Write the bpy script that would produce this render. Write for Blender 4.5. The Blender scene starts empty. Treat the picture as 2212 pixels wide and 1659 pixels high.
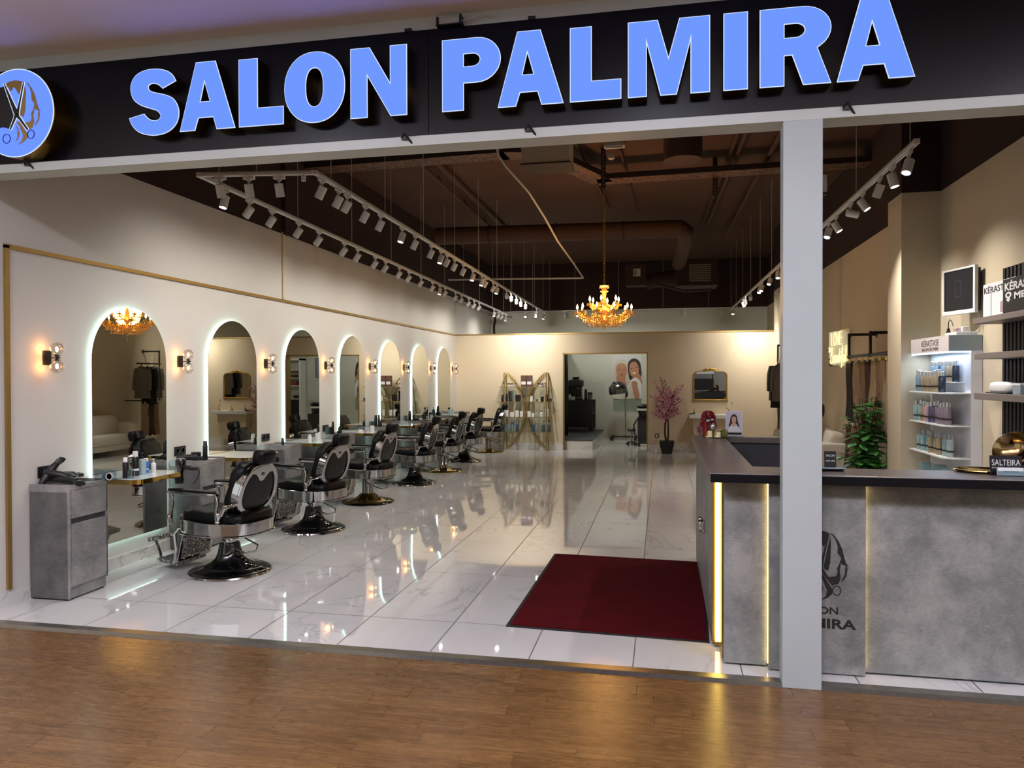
import bpy, bmesh, math, random
from mathutils import Vector, Matrix, Euler
random.seed(7)
PI = math.pi
SC = bpy.context.scene
COL = SC.collection

# ---------------------------------------------------------------- colour and materials
def lin(c):
    if isinstance(c, str):
        c = c.lstrip('#'); c = [int(c[i:i+2], 16)/255 for i in (0, 2, 4)]
        c = [x/12.92 if x <= .04045 else ((x+.055)/1.055)**2.4 for x in c]
    return (c[0], c[1], c[2], 1)

class NT:
    def __init__(s, m): s.t = m.node_tree; s.n = s.t.nodes; s.l = s.t.links
    def new(s, ty, **kw):
        n = s.n.new(ty)
        for k, v in kw.items(): setattr(n, k, v)
        return n
    def link(s, a, b): s.l.new(a, b)
    def val(s, sock, v):
        if hasattr(v, 'is_output'): s.link(v, sock)
        else: sock.default_value = v
    def math(s, op, a, b=0.0, c=None, clamp=False):
        n = s.new('ShaderNodeMath', operation=op, use_clamp=clamp)
        s.val(n.inputs[0], a); s.val(n.inputs[1], b)
        if c is not None: s.val(n.inputs[2], c)
        return n.outputs[0]
    def noise(s, vec, scale, detail=4, rough=.55, dist=0):
        n = s.new('ShaderNodeTexNoise')
        if vec is not None: s.link(vec, n.inputs['Vector'])
        n.inputs['Scale'].default_value = scale; n.inputs['Detail'].default_value = detail
        n.inputs['Roughness'].default_value = rough; n.inputs['Distortion'].default_value = dist
        return n.outputs[0]
    def ramp(s, fac, stops):
        n = s.new('ShaderNodeValToRGB'); e = n.color_ramp.elements
        while len(e) < len(stops): e.new(.5)
        for el, (p, c) in zip(e, stops): el.position = p; el.color = lin(c)
        s.link(fac, n.inputs[0]); return n.outputs[0]
    def mix(s, fac, a, b):
        n = s.new('ShaderNodeMix', data_type='RGBA')
        s.val(n.inputs[0], fac)
        for sk, v in ((n.inputs[6], a), (n.inputs[7], b)):
            if hasattr(v, 'is_output'): s.link(v, sk)
            else: sk.default_value = lin(v)
        return n.outputs[2]
    def coord(s, kind='Object'): return s.new('ShaderNodeTexCoord').outputs[kind]
    def mapping(s, vec, scale=(1, 1, 1), loc=(0, 0, 0), rot=(0, 0, 0)):
        n = s.new('ShaderNodeMapping'); s.link(vec, n.inputs[0])
        n.inputs['Scale'].default_value = scale; n.inputs['Location'].default_value = loc; n.inputs['Rotation'].default_value = rot
        return n.outputs[0]

M = {}
def mat(name, col='#808080', rough=.5, metal=0, spec=.5, emit=None, es=1.0, var=0, vscale=8, bump=0, bscale=60, coat=0, alpha=1, sheen=0, trans=0, ior=1.5):
    m = bpy.data.materials.new(name); m.use_nodes = True
    t = NT(m); b = t.n['Principled BSDF']
    b.inputs['Base Color'].default_value = lin(col); b.inputs['Roughness'].default_value = rough
    b.inputs['Metallic'].default_value = metal; b.inputs['Specular IOR Level'].default_value = spec
    b.inputs['Coat Weight'].default_value = coat; b.inputs['Coat Roughness'].default_value = .05
    b.inputs['Alpha'].default_value = alpha; b.inputs['Sheen Weight'].default_value = sheen
    b.inputs['Transmission Weight'].default_value = trans; b.inputs['IOR'].default_value = ior
    if emit: b.inputs['Emission Color'].default_value = lin(emit); b.inputs['Emission Strength'].default_value = es
    if var or bump: v = t.coord()
    if var:
        c = lin(col); n = t.noise(v, vscale, 5)
        lo = tuple(max(0, x*(1-var)) for x in c[:3]); hi = tuple(min(1, x*(1+var)) for x in c[:3])
        t.link(t.ramp(n, [(.3, lo), (.7, hi)]), b.inputs['Base Color'])
    if bump:
        n = t.noise(v, bscale, 3); bp = t.new('ShaderNodeBump'); bp.inputs['Strength'].default_value = bump; bp.inputs['Distance'].default_value = .01
        t.link(n, bp.inputs['Height']); t.link(bp.outputs[0], b.inputs['Normal'])
    M[name] = m; return m

def thin_glass(name, tint='#ffffff', edge=1.0, rough=0.0, base=.04):
    m = bpy.data.materials.new(name); m.use_nodes = True; t = NT(m)
    out = t.n['Material Output']; t.n.remove(t.n['Principled BSDF'])
    tr = t.new('ShaderNodeBsdfTransparent'); tr.inputs[0].default_value = lin(tint)
    gl = t.new('ShaderNodeBsdfGlossy'); gl.inputs['Roughness'].default_value = rough
    lw = t.new('ShaderNodeLayerWeight'); lw.inputs[0].default_value = .35
    f = t.math('MULTIPLY_ADD', lw.outputs['Facing'], .45*edge, base, clamp=True)
    mx = t.new('ShaderNodeMixShader'); t.link(f, mx.inputs[0]); t.link(tr.outputs[0], mx.inputs[1]); t.link(gl.outputs[0], mx.inputs[2])
    t.link(mx.outputs[0], out.inputs[0]); M[name] = m; return m

def emis(name, col, s):
    m = bpy.data.materials.new(name); m.use_nodes = True; t = NT(m)
    out = t.n['Material Output']; t.n.remove(t.n['Principled BSDF'])
    e = t.new('ShaderNodeEmission'); e.inputs[0].default_value = lin(col); e.inputs[1].default_value = s
    t.link(e.outputs[0], out.inputs[0]); M[name] = m; return m

def marble_floor():
    m = mat('marble_tile', '#dcd8d2', .04, 0, .6); t = NT(m); b = t.n['Principled BSDF']
    g = t.new('ShaderNodeNewGeometry').outputs['Position']
    s = t.new('ShaderNodeSeparateXYZ'); t.link(g, s.inputs[0])
    u = t.math('DIVIDE', t.math('ADD', s.outputs[0], 3.765), .6); v = t.math('DIVIDE', t.math('SUBTRACT', s.outputs[1], 4.8), 1.2)
    fu = t.math('FRACT', u); fv = t.math('FRACT', v)
    gu = t.math('LESS_THAN', t.math('ABSOLUTE', t.math('SUBTRACT', fu, .5)), .4935); gv = t.math('LESS_THAN', t.math('ABSOLUTE', t.math('SUBTRACT', fv, .5)), .4968)
    tile = t.math('MULTIPLY', gu, gv)
    cid = t.new('ShaderNodeCombineXYZ'); t.link(t.math('FLOOR', u), cid.inputs[0]); t.link(t.math('FLOOR', v), cid.inputs[1])
    wn = t.new('ShaderNodeTexWhiteNoise'); t.link(cid.outputs[0], wn.inputs[0])
    sc = t.new('ShaderNodeVectorMath', operation='SCALE'); t.link(wn.outputs['Color'], sc.inputs[0]); sc.inputs['Scale'].default_value = 40
    ad = t.new('ShaderNodeVectorMath', operation='ADD'); t.link(g, ad.inputs[0]); t.link(sc.outputs[0], ad.inputs[1])
    mp = t.mapping(ad.outputs[0], (1.0, .55, 1), rot=(0, 0, .7))
    n1 = t.noise(mp, 1.5, 6, .55, 1.1); a = t.math('ABSOLUTE', t.math('SUBTRACT', n1, .5))
    vein = t.math('SUBTRACT', 1, t.math('DIVIDE', a, .016), clamp=True)
    n2 = t.noise(mp, 2.3, 3); vein = t.math('MULTIPLY', vein, t.math('MULTIPLY', t.math('SUBTRACT', n2, .42, clamp=True), 5.5, clamp=True), clamp=True)
    n3 = t.noise(mp, 3.1, 5, .6, .6); a3 = t.math('ABSOLUTE', t.math('SUBTRACT', n3, .5)); thin = t.math('MULTIPLY', t.math('SUBTRACT', 1, t.math('DIVIDE', a3, .008), clamp=True), .12)
    cloud = t.noise(mp, .9, 3)
    basec = t.ramp(cloud, [(.3, '#d0cfcc'), (.7, '#dcdbd8')])
    c1 = t.mix(t.math('MAXIMUM', t.math('MULTIPLY', vein, .42), t.math('MULTIPLY', thin, t.math('GREATER_THAN', n2, .5))), basec, '#8d8988')
    c2 = t.mix(tile, '#625e5a', c1)
    t.link(c2, b.inputs['Base Color'])
    t.link(t.math('MULTIPLY_ADD', t.math('SUBTRACT', 1, tile), .4, .035), b.inputs['Roughness'])
    b.inputs['IOR'].default_value = 1.85
    # very soft waviness of the polish
    bp = t.new('ShaderNodeBump'); bp.inputs['Strength'].default_value = .05; bp.inputs['Distance'].default_value = .02
    t.link(t.noise(g, 2.2, 1), bp.inputs['Height']); t.link(bp.outputs[0], b.inputs['Normal'])

def marble_plain():
    m = mat('marble_slab', '#d2cfca', .12, 0, .5); t = NT(m); b = t.n['Principled BSDF']
    v = t.mapping(t.coord(), (1, 1, 1), rot=(.3, .5, .7)); n1 = t.noise(v, 1.8, 6, .55, 1.2)
    a = t.math('ABSOLUTE', t.math('SUBTRACT', n1, .5)); vein = t.math('SUBTRACT', 1, t.math('DIVIDE', a, .02), clamp=True)
    t.link(t.mix(t.math('MULTIPLY', vein, .5), '#d4d1cc', '#8f8c8a'), b.inputs['Base Color'])

def wood_floor():
    m = mat('oak_planks', '#6b4526', .28, 0, .5); t = NT(m); b = t.n['Principled BSDF']
    g = t.mapping(t.new('ShaderNodeNewGeometry').outputs['Position'], rot=(0, 0, -.02))
    s = t.new('ShaderNodeSeparateXYZ'); t.link(g, s.inputs[0])
    v = t.math('DIVIDE', s.outputs[1], .115); row = t.math('FLOOR', v)
    wn = t.new('ShaderNodeTexWhiteNoise', noise_dimensions='1D'); t.link(row, wn.inputs['W'])
    u = t.math('ADD', t.math('DIVIDE', s.outputs[0], .72), t.math('MULTIPLY', wn.outputs['Value'], 7.3))
    fu = t.math('FRACT', u); fv = t.math('FRACT', v)
    e1 = t.math('LESS_THAN', t.math('ABSOLUTE', t.math('SUBTRACT', fu, .5)), .4955); e2 = t.math('LESS_THAN', t.math('ABSOLUTE', t.math('SUBTRACT', fv, .5)), .48)
    inside = t.math('MULTIPLY', e1, e2)
    cid = t.new('ShaderNodeCombineXYZ'); t.link(t.math('FLOOR', u), cid.inputs[0]); t.link(row, cid.inputs[1])
    w2 = t.new('ShaderNodeTexWhiteNoise'); t.link(cid.outputs[0], w2.inputs[0])
    sc = t.new('ShaderNodeVectorMath', operation='SCALE'); t.link(w2.outputs['Color'], sc.inputs[0]); sc.inputs['Scale'].default_value = 30
    ad = t.new('ShaderNodeVectorMath', operation='ADD'); t.link(g, ad.inputs[0]); t.link(sc.outputs[0], ad.inputs[1])
    mp = t.mapping(ad.outputs[0], (2.2, 26, 1)); gr = t.noise(mp, 2.0, 6, .65, 1.4)
    mp2 = t.mapping(ad.outputs[0], (.8, 3, 1)); bl = t.noise(mp2, 1.6, 3)
    k = t.math('ADD', t.math('MULTIPLY', gr, .62), t.math('ADD', t.math('MULTIPLY', w2.outputs['Value'], .09), t.math('MULTIPLY', bl, .22)))
    c = t.ramp(k, [(.3, '#4e361d'), (.47, '#6a4b2a'), (.6, '#7a5933'), (.78, '#8d6d42')])
    t.link(t.mix(inside, '#523920', c), b.inputs['Base Color'])
    t.link(t.math('MULTIPLY_ADD', gr, .2, .17), b.inputs['Roughness'])
    bp = t.new('ShaderNodeBump'); bp.inputs['Strength'].default_value = .18; bp.inputs['Distance'].default_value = .004
    t.link(t.math('MULTIPLY_ADD', inside, .6, t.math('MULTIPLY', gr, .4)), bp.inputs['Height']); t.link(bp.outputs[0], b.inputs['Normal'])

def concrete(name, a, b_, c, rough=.45, scale=1.0):
    m = mat(name, a, rough, 0, .4); t = NT(m); b = t.n['Principled BSDF']
    v = t.coord(); n = t.noise(v, 3.2*scale, 10, .68, .25); n2 = t.noise(t.mapping(v, (1, 1, 3)), 26*scale, 6, .75, .6)
    k = t.math('ADD', t.math('MULTIPLY', n, .7), t.math('MULTIPLY', n2, .3))
    t.link(t.ramp(k, [(.38, a), (.5, b_), (.62, c)]), b.inputs['Base Color'])

def tray_mat():
    m = mat('perforated_steel', '#4a2c1c', .6, .3); t = NT(m); b = t.n['Principled BSDF']
    vo = t.new('ShaderNodeTexVoronoi'); t.link(t.mapping(t.coord(), (16, 30, 30)), vo.inputs['Vector']); vo.inputs['Scale'].default_value = 1
    t.link(t.mix(t.math('LESS_THAN', vo.outputs['Distance'], .42), '#6a4630', '#160b07'), b.inputs['Base Color'])

def hair_mat(name, a, b_):
    m = mat(name, a, .45); t = NT(m); b = t.n['Principled BSDF']
    n = t.noise(t.mapping(t.coord(), (90, 90, 1.5)), 1.5, 4); t.link(t.ramp(n, [(.35, a), (.65, b_)]), b.inputs['Base Color'])

def nubby(name, a, b_, scale=260):
    m = mat(name, a, .95, 0, .08); t = NT(m); b = t.n['Principled BSDF']
    n = t.noise(t.mapping(t.coord(), (1, 3, 1)), scale, 2); n2 = t.noise(t.coord(), 4, 3)
    t.link(t.ramp(t.math('ADD', t.math('MULTIPLY', n, .75), t.math('MULTIPLY', n2, .25)), [(.35, a), (.65, b_)]), b.inputs['Base Color'])
    bp = t.new('ShaderNodeBump'); bp.inputs['Strength'].default_value = .6; bp.inputs['Distance'].default_value = .004; t.link(n, bp.inputs['Height']); t.link(bp.outputs[0], b.inputs['Normal'])

def filigree(name, col='#c8c8c6'):
    # embossed pattern of the cast footrests
    m = mat(name, col, .18, 1); t = NT(m); b = t.n['Principled BSDF']
    vo = t.new('ShaderNodeTexVoronoi', feature='DISTANCE_TO_EDGE'); t.link(t.coord(), vo.inputs['Vector']); vo.inputs['Scale'].default_value = 70
    k = t.math('MULTIPLY', vo.outputs['Distance'], 4, clamp=True)
    t.link(t.mix(k, '#2a2a2a', '#d6d6d4'), b.inputs['Base Color'])
    bp = t.new('ShaderNodeBump'); bp.inputs['Strength'].default_value = .9; bp.inputs['Distance'].default_value = .006; t.link(k, bp.inputs['Height']); t.link(bp.outputs[0], b.inputs['Normal'])

marble_floor(); marble_plain(); wood_floor(); tray_mat()
concrete('concrete_laminate', '#6e6e6d', '#868583', '#9f9c97')
concrete('concrete_desk', '#6a6c6b', '#828381', '#9b9a96', .5, 1.4)
filigree('cast_chrome')
mat('paint_white_wall', '#d2cec6', .75, var=.015, vscale=1.2); mat('paint_beige', '#cfc0a4', .8, var=.02, vscale=1.0); mat('paint_cream', '#d8ccb4', .8, var=.02, vscale=1.0)
mat('paint_grey', '#a8a69e', .85); mat('paint_brown', '#2c1710', .9, var=.12, vscale=1.5); mat('paint_brown_slab', '#4c3122', .9, var=.15, vscale=.8)
mat('paint_mall_ceiling', '#e2d8ca', .85); mat('backroom_wall', '#c9c9bd', .8)
mat('steel_white', '#bcc1bb', .4, var=.02, vscale=3); mat('pillar_paint', '#abb4b4', .45, var=.03, vscale=2, bump=.04, bscale=9)
mat('sign_black', '#06060c', .3, 0, .22); mat('gold_return', '#8f6a24', .3, 1)
emis('letter_blue', (.165, .325, 2.6), .74); emis('letter_white', '#cfe0ff', .85)
mat('brass', '#b5945a', .3, 1); mat('brass_dull', '#a98d55', .45, .8); mat('gold', '#cfae62', .06, 1); mat('bronze', '#9a8058', .14, 1); mat('gold_leaf', '#c9a14a', .35, 1); mat('gold_base', '#c9ad62', .1, 1)
mat('chrome', '#c2c2c2', .06, 1); mat('steel_dark', '#6d6f70', .3, 1); mat('threshold_steel', '#aaa79e', .32, 1, var=.1, vscale=30)
mat('black_gloss', '#070708', .06, 0, .6, coat=.6); mat('black_satin', '#101012', .35); mat('black_matte', '#0d0d0e', .65); mat('black_plastic', '#141416', .4); mat('dark_grey', '#35363a', .5)
mat('leather', '#08080a', .34, 0, .22, bump=.12, bscale=90)
mat('white_plastic', '#e6e6e4', .35); mat('track_white', '#dcdbd8', .4); mat('white_card', '#e4e4e6', .5); mat('white_satin', '#e8e8e6', .3)
emis('lamp_lit', '#ffffff', 14); emis('led_white', '#c0eae0', 3.8); emis('led_edge', '#ffd98a', 5); emis('led_cool', '#bfe0ff', 5.0); emis('led_warm', '#ffd870', 11); emis('bulb_warm', '#ffd48a', 22); emis('filament', '#ffe6c0', 5); emis('neon', '#ffe69a', 1.5)
mat('mirror_glass', '#d4d6d0', .0, 1); mat('mirror_edge', '#9fb5ad', .2)
thin_glass('clear_glass', '#f4faf8'); thin_glass('globe_glass', '#f0ece6', 1.5, .02, .06); thin_glass('acrylic', '#e6f2f6', 1.2, .02, .1)
mat('glass_shelf', '#dfeaec', .04, 0, .7); thin_glass('shelf_glass', '#d8e6e2', 1.0, 0, .08)
mat('crystal', '#ffcf78', .12, .45, .8); mat('crystal_clear', '#fff0d8', .05, .3, 1.0); mat('amber_arm', '#e0a23c', .12, .6)
mat('worktop', '#5f5552', .32, var=.1, vscale=6); mat('worktop_edge', '#0c0c0e', .5, 0, .15); mat('desk_inner', '#2b2c31', .5); mat('shelf_grey', '#756b66', .5, var=.05, vscale=6)
nubby('mat_red', '#33040a', '#5c0c15'); mat('rubber', '#181417', .8)
mat('slat_black', '#1c1c1d', .6); mat('display_white', '#dcdce2', .35); mat('display_pink', '#dcd2d2', .4); mat('display_blue', '#8d9da6', .35)
mat('screen', '#20262c', .4, 0, .08); mat('sofa_cloth', '#d8d2c4', .9, bump=.15, bscale=200); mat('paper_photo', '#cfcad2', .6)
mat('skin', '#b98468', .5); mat('skin_pale', '#d0a48c', .6); mat('hair_black', '#100c0b', .5); mat('hair_blond', '#c9c2b4', .6); mat('hair_brown', '#35241c', .6); mat('lip', '#a8544e', .5)
mat('shirt_stone', '#a89c8c', .9); mat('denim', '#2c3442', .85); mat('ink', '#1b1715', .7); mat('ink_grey', '#5a5a60', .7); mat('red_gloss', '#a01520', .25); mat('white_print', '#d8d8d8', .6)
hair_mat('weft_black', '#0a0808', '#1c1614'); hair_mat('weft_beige', '#8d7558', '#b3997a'); hair_mat('weft_tan', '#7a5a38', '#a07e56'); hair_mat('weft_brown', '#2e1a12', '#4f3122'); hair_mat('weft_blond', '#a88a60', '#cbb08a')
mat('cloth_grey', '#6f6862', .9); mat('cloth_dark', '#1d1a1a', .9); mat('tag_yellow', '#d6b428', .5)
mat('leaf', '#48803a', .45, var=.3, vscale=14); mat('stem', '#4a3a26', .8); mat('bark', '#2e1c16', .85); mat('blossom_pink', '#fbbcd0', .7, var=.15, vscale=30); mat('blossom_dark', '#a03a5c', .7); mat('flower_red', '#8c1426', .6, var=.3, vscale=40); mat('flower_mauve', '#a56a7a', .7); mat('silver_foil', '#b0b4b4', .25, .8)
mat('candle', '#efe2b8', .5, emit='#efe2b8', es=.05); mat('moss', '#8a8a3a', .8); mat('soil', '#241a14', .9); mat('pot_black', '#18181a', .55)
mat('prod_blue', '#748d9c', .25); mat('prod_blue_dark', '#3d5468', .25); mat('prod_teal', '#86a6a6', .2); mat('prod_mauve', '#7a6c78', .25); mat('prod_violet', '#4c4560', .25); mat('prod_tan', '#93846a', .25); mat('prod_pink', '#a88c92', .3); mat('prod_navy', '#1f2a3c', .2); mat('prod_clear', '#b9cfcb', .15, trans=.3)
mat('prod_white', '#e4e2dc', .35); mat('prod_brown', '#5d4238', .4); mat('prod_dark', '#1f1a1c', .3); mat('blue_liquid', '#2a78c8', .15); mat('label_white', '#e8e8e8', .5); mat('cap_silver', '#c4c6c8', .25, .8)
mat('wire_white', '#b9b4ac', .5); mat('duct_brown', '#452c1e', .75); mat('unit_dark', '#2a1a14', .8); mat('box_cream', '#c9bd9e', .6); mat('grille_grey', '#6d6a62', .6)

# ---------------------------------------------------------------- mesh building
class MB:
    def __init__(s): s.v = []; s.f = []; s.mi = []; s.cur = 0; s.T = Matrix.Identity(4)
    def add(s, vs, fs):
        o = len(s.v); T = s.T
        s.v += [tuple(T @ Vector(p)) for p in vs]; s.f += [tuple(i+o for i in f) for f in fs]; s.mi += [s.cur]*len(fs); return s
    def at(s, loc=(0, 0, 0), rot=(0, 0, 0)): s.T = Matrix.Translation(loc) @ Euler(rot).to_matrix().to_4x4(); return s
    def m(s, i): s.cur = i; return s
    def box(s, x0, y0, z0, x1, y1, z1):
        return s.add([(x0, y0, z0), (x1, y0, z0), (x1, y1, z0), (x0, y1, z0), (x0, y0, z1), (x1, y0, z1), (x1, y1, z1), (x0, y1, z1)],
                     [(0, 3, 2, 1), (4, 5, 6, 7), (0, 1, 5, 4), (1, 2, 6, 5), (2, 3, 7, 6), (3, 0, 4, 7)])
    def cbox(s, c, d): return s.box(c[0]-d[0]/2, c[1]-d[1]/2, c[2]-d[2]/2, c[0]+d[0]/2, c[1]+d[1]/2, c[2]+d[2]/2)
    def lathe(s, prof, seg=24, c=(0, 0, 0), a0=0, a1=2*PI):
        full = abs(a1-a0-2*PI) < 1e-6; n = seg if full else seg+1; vs = []; fs = []
        for r, z in prof:
            for i in range(n):
                a = a0+(a1-a0)*i/seg; vs.append((c[0]+r*math.cos(a), c[1]+r*math.sin(a), c[2]+z))
        for j in range(len(prof)-1):
            for i in range(seg):
                k = (i+1) % n; fs.append((j*n+i, j*n+k, (j+1)*n+k, (j+1)*n+i))
        if full:
            if prof[0][0] > 1e-5: fs.append(tuple(range(n))[::-1])
            if prof[-1][0] > 1e-5: fs.append(tuple((len(prof)-1)*n+i for i in range(n)))
        return s.add(vs, fs)
    def cyl(s, c, r, z0, z1, seg=16): return s.lathe([(r, z0), (r, z1)], seg, c)
    def tube(s, pts, r, seg=8, closed=False):
        P = [Vector(p) for p in pts]; n = len(P); R = r if isinstance(r, (list, tuple)) else [r]*n
        vs = []; fs = []; up = None
        for i in range(n):
            t = ((P[(i+1) % n]-P[i-1]) if closed else (P[min(i+1, n-1)]-P[max(i-1, 0)])).normalized()
            if up is None:
                a = Vector((0, 0, 1)) if abs(t.z) < .9 else Vector((1, 0, 0)); up = (a-t*a.dot(t)).normalized()
            else: up = (up-t*up.dot(t)).normalized()
            b = t.cross(up)
            for k in range(seg):
                a = 2*PI*k/seg; vs.append(tuple(P[i]+(up*math.cos(a)+b*math.sin(a))*R[i]))
        for i in range(n if closed else n-1):
            j = (i+1) % n
            for k in range(seg): fs.append((i*seg+k, i*seg+(k+1) % seg, j*seg+(k+1) % seg, j*seg+k))
        if not closed: fs += [tuple(range(seg))[::-1], tuple((n-1)*seg+k for k in range(seg))]
        return s.add(vs, fs)
    def ball(s, c, r, u=12, v=8):
        rx, ry, rz = r if isinstance(r, (tuple, list)) else (r, r, r)
        vs = [(c[0], c[1], c[2]-rz)]; fs = []
        for j in range(1, v):
            a = -PI/2+PI*j/v
            for i in range(u): b = 2*PI*i/u; vs.append((c[0]+rx*math.cos(a)*math.cos(b), c[1]+ry*math.cos(a)*math.sin(b), c[2]+rz*math.sin(a)))
        vs.append((c[0], c[1], c[2]+rz)); L = len(vs)-1
        for i in range(u): fs.append((0, 1+(i+1) % u, 1+i)); fs.append((L, 1+(v-2)*u+i, 1+(v-2)*u+(i+1) % u))
        for j in range(v-2):
            for i in range(u): fs.append((1+j*u+i, 1+j*u+(i+1) % u, 1+(j+1)*u+(i+1) % u, 1+(j+1)*u+i))
        return s.add(vs, fs)
    def cushion(s, c, d, e=.35, u=28, v=16, fn=None):
        # superellipsoid of full size d, squareness e (small = boxier)
        sg = lambda x, p: math.copysign(abs(x)**p, x); vs = []; fs = []
        for j in range(v+1):
            a = -PI/2+PI*j/v
            for i in range(u):
                b = 2*PI*i/u
                p = [sg(math.cos(a), e)*sg(math.cos(b), e)*d[0]/2, sg(math.cos(a), e)*sg(math.sin(b), e)*d[1]/2, sg(math.sin(a), e)*d[2]/2]
                if fn: p = fn(p)
                vs.append((c[0]+p[0], c[1]+p[1], c[2]+p[2]))
        for j in range(v):
            for i in range(u): fs.append((j*u+i, j*u+(i+1) % u, (j+1)*u+(i+1) % u, (j+1)*u+i))
        return s.add(vs, fs)
    def prism(s, poly, fn, d0, d1):
        # convex-ish polygon extruded; fn(a,b,d)->xyz
        n = len(poly); vs = [fn(a, b, d0) for a, b in poly]+[fn(a, b, d1) for a, b in poly]
        fs = [tuple(range(n))[::-1], tuple(range(n, 2*n))]+[(i, (i+1) % n, n+(i+1) % n, n+i) for i in range(n)]
        return s.add(vs, fs)
    def ring(s, outer, inner, fn, d0, d1):
        n = len(outer); vs = [fn(a, b, d) for d in (d0, d1) for pl in (outer, inner) for a, b in pl]; fs = []
        for i in range(n):
            j = (i+1) % n
            fs += [(i, j, n+j, n+i), (2*n+i, 3*n+i, 3*n+j, 2*n+j), (i, 2*n+i, 2*n+j, j), (n+i, n+j, 3*n+j, 3*n+i)]
        return s.add(vs, fs)
    def grid(s, nx, ny, fn):
        vs = [fn(i/nx, j/ny) for j in range(ny+1) for i in range(nx+1)]
        fs = [(j*(nx+1)+i, j*(nx+1)+i+1, (j+1)*(nx+1)+i+1, (j+1)*(nx+1)+i) for j in range(ny) for i in range(nx)]
        return s.add(vs, fs)
    def mesh(s, name, mats, smooth=True, angle=40):
        me = bpy.data.meshes.new(name); me.from_pydata(s.v, [], s.f)
        bm = bmesh.new(); bm.from_mesh(me)
        if len(s.v) < 60000: bmesh.ops.recalc_face_normals(bm, faces=bm.faces)
        bm.to_mesh(me); bm.free()
        for m_ in (mats if isinstance(mats, (list, tuple)) else [mats]): me.materials.append(M[m_] if isinstance(m_, str) else m_)
        me.polygons.foreach_set('material_index', s.mi)
        if smooth:
            me.polygons.foreach_set('use_smooth', [True]*len(me.polygons))
            try: me.set_sharp_from_angle(angle=math.radians(angle))
            except Exception: pass
        me.update(); return me

def put(name, me, parent=None, loc=None, rot=None):
    o = bpy.data.objects.new(name, me); COL.objects.link(o)
    if parent is not None: o.parent = parent
    if loc is not None: o.location = loc
    if rot is not None: o.rotation_euler = rot
    return o
def ob(name, mb, mats, parent=None, bevel=0, solid=0, sub=0, loc=None, rot=None, angle=40, smooth=True, plabel=None):
    o = put(name, mb.mesh(name, mats, smooth, angle), parent, loc, rot)
    if solid: md = o.modifiers.new('solid', 'SOLIDIFY'); md.thickness = solid; md.offset = 0
    if bevel: md = o.modifiers.new('bevel', 'BEVEL'); md.width = bevel; md.segments = 2; md.limit_method = 'ANGLE'; md.angle_limit = .6
    if sub: md = o.modifiers.new('sub', 'SUBSURF'); md.levels = sub; md.render_levels = sub
    if plabel: o['label'] = plabel
    return o
def tag(o, label, cat, group=None):
    o['label'] = label; o['category'] = cat
    if group: o['group'] = group
    return o
def thing(name, label, cat, loc=(0, 0, 0), rz=0, group=None):
    o = bpy.data.objects.new(name, None); COL.objects.link(o); o.empty_display_size = .1
    o.location = loc; o.rotation_euler = (0, 0, rz); return tag(o, label, cat, group)
def struct(name, mb, m, parent=None, **kw):
    o = ob(name, mb, m, parent, **kw)
    if parent is None: o['kind'] = 'structure'
    return o
def clone(root, loc=None, rz=None, label=None, group=None):
    def rec(o, par):
        c = o.copy(); COL.objects.link(c)
        if par is not None: c.parent = par
        for ch in list(o.children):
            if ch.type != 'LIGHT': rec(ch, c)
        return c
    r = rec(root, None)
    if loc is not None: r.location = loc
    if rz is not None: r.rotation_euler = (0, 0, rz)
    if label: r['label'] = label
    if group: r['group'] = group
    return r
def curve_mesh(splines, extrude, name='shape', bevel=0, res=8):
    # splines: list of (points, bezier?) closed 2D outlines, holes by nesting
    cu = bpy.data.curves.new(name, 'CURVE'); cu.dimensions = '2D'; cu.fill_mode = 'BOTH'; cu.extrude = extrude; cu.bevel_depth = bevel
    for pts in splines:
        sp = cu.splines.new('POLY'); sp.points.add(len(pts)-1); sp.use_cyclic_u = True
        for q, p in zip(sp.points, pts): q.co = (p[0], p[1], 0, 1)
    return curve_to_mesh(cu, name)
def curve_to_mesh(cu, name):
    o = bpy.data.objects.new(name, cu); COL.objects.link(o)
    dg = bpy.context.evaluated_depsgraph_get(); me = bpy.data.meshes.new_from_object(o.evaluated_get(dg)); me.name = name
    bpy.data.objects.remove(o); bpy.data.curves.remove(cu); return me
def text_mesh(body, size, extrude=.002, bold=0, align='CENTER', spacing=1.0):
    cu = bpy.data.curves.new('lettering', 'FONT'); cu.body = body; cu.size = size; cu.extrude = extrude; cu.offset = bold*size; cu.align_x = align; cu.space_character = spacing; cu.resolution_u = 4
    return curve_to_mesh(cu, 'lettering')
def meobj(name, me, m, parent=None, matrix=None):
    me.materials.clear(); me.materials.append(M[m]); o = put(name, me, parent)
    if matrix is not None: o.matrix_local = matrix
    return o
def fit(me, w=None, h=None, center=True):
    xs = [v.co.x for v in me.vertices]; ys = [v.co.y for v in me.vertices]
    x0, x1, y0, y1 = min(xs), max(xs), min(ys), max(ys)
    sx = w/(x1-x0) if w else 1; sy = h/(y1-y0) if h else (sx if w else 1)
    if not w: sx = sy
    for v in me.vertices: v.co.x = (v.co.x-(x0+x1)/2)*sx; v.co.y = (v.co.y-(y0+y1)/2)*sy
    return me
def face_to(loc, yaw=0, tilt=0):
    # 2D art drawn in xy put upright, facing -Y (yaw turns it about Z)
    return Matrix.Translation(loc) @ Matrix.Rotation(yaw, 4, 'Z') @ Matrix.Rotation(PI/2+tilt, 4, 'X')
def arc(cx, cy, rx, ry, a0, a1, n): return [(cx+rx*math.cos(a0+(a1-a0)*i/n), cy+ry*math.sin(a0+(a1-a0)*i/n)) for i in range(n+1)]
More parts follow.
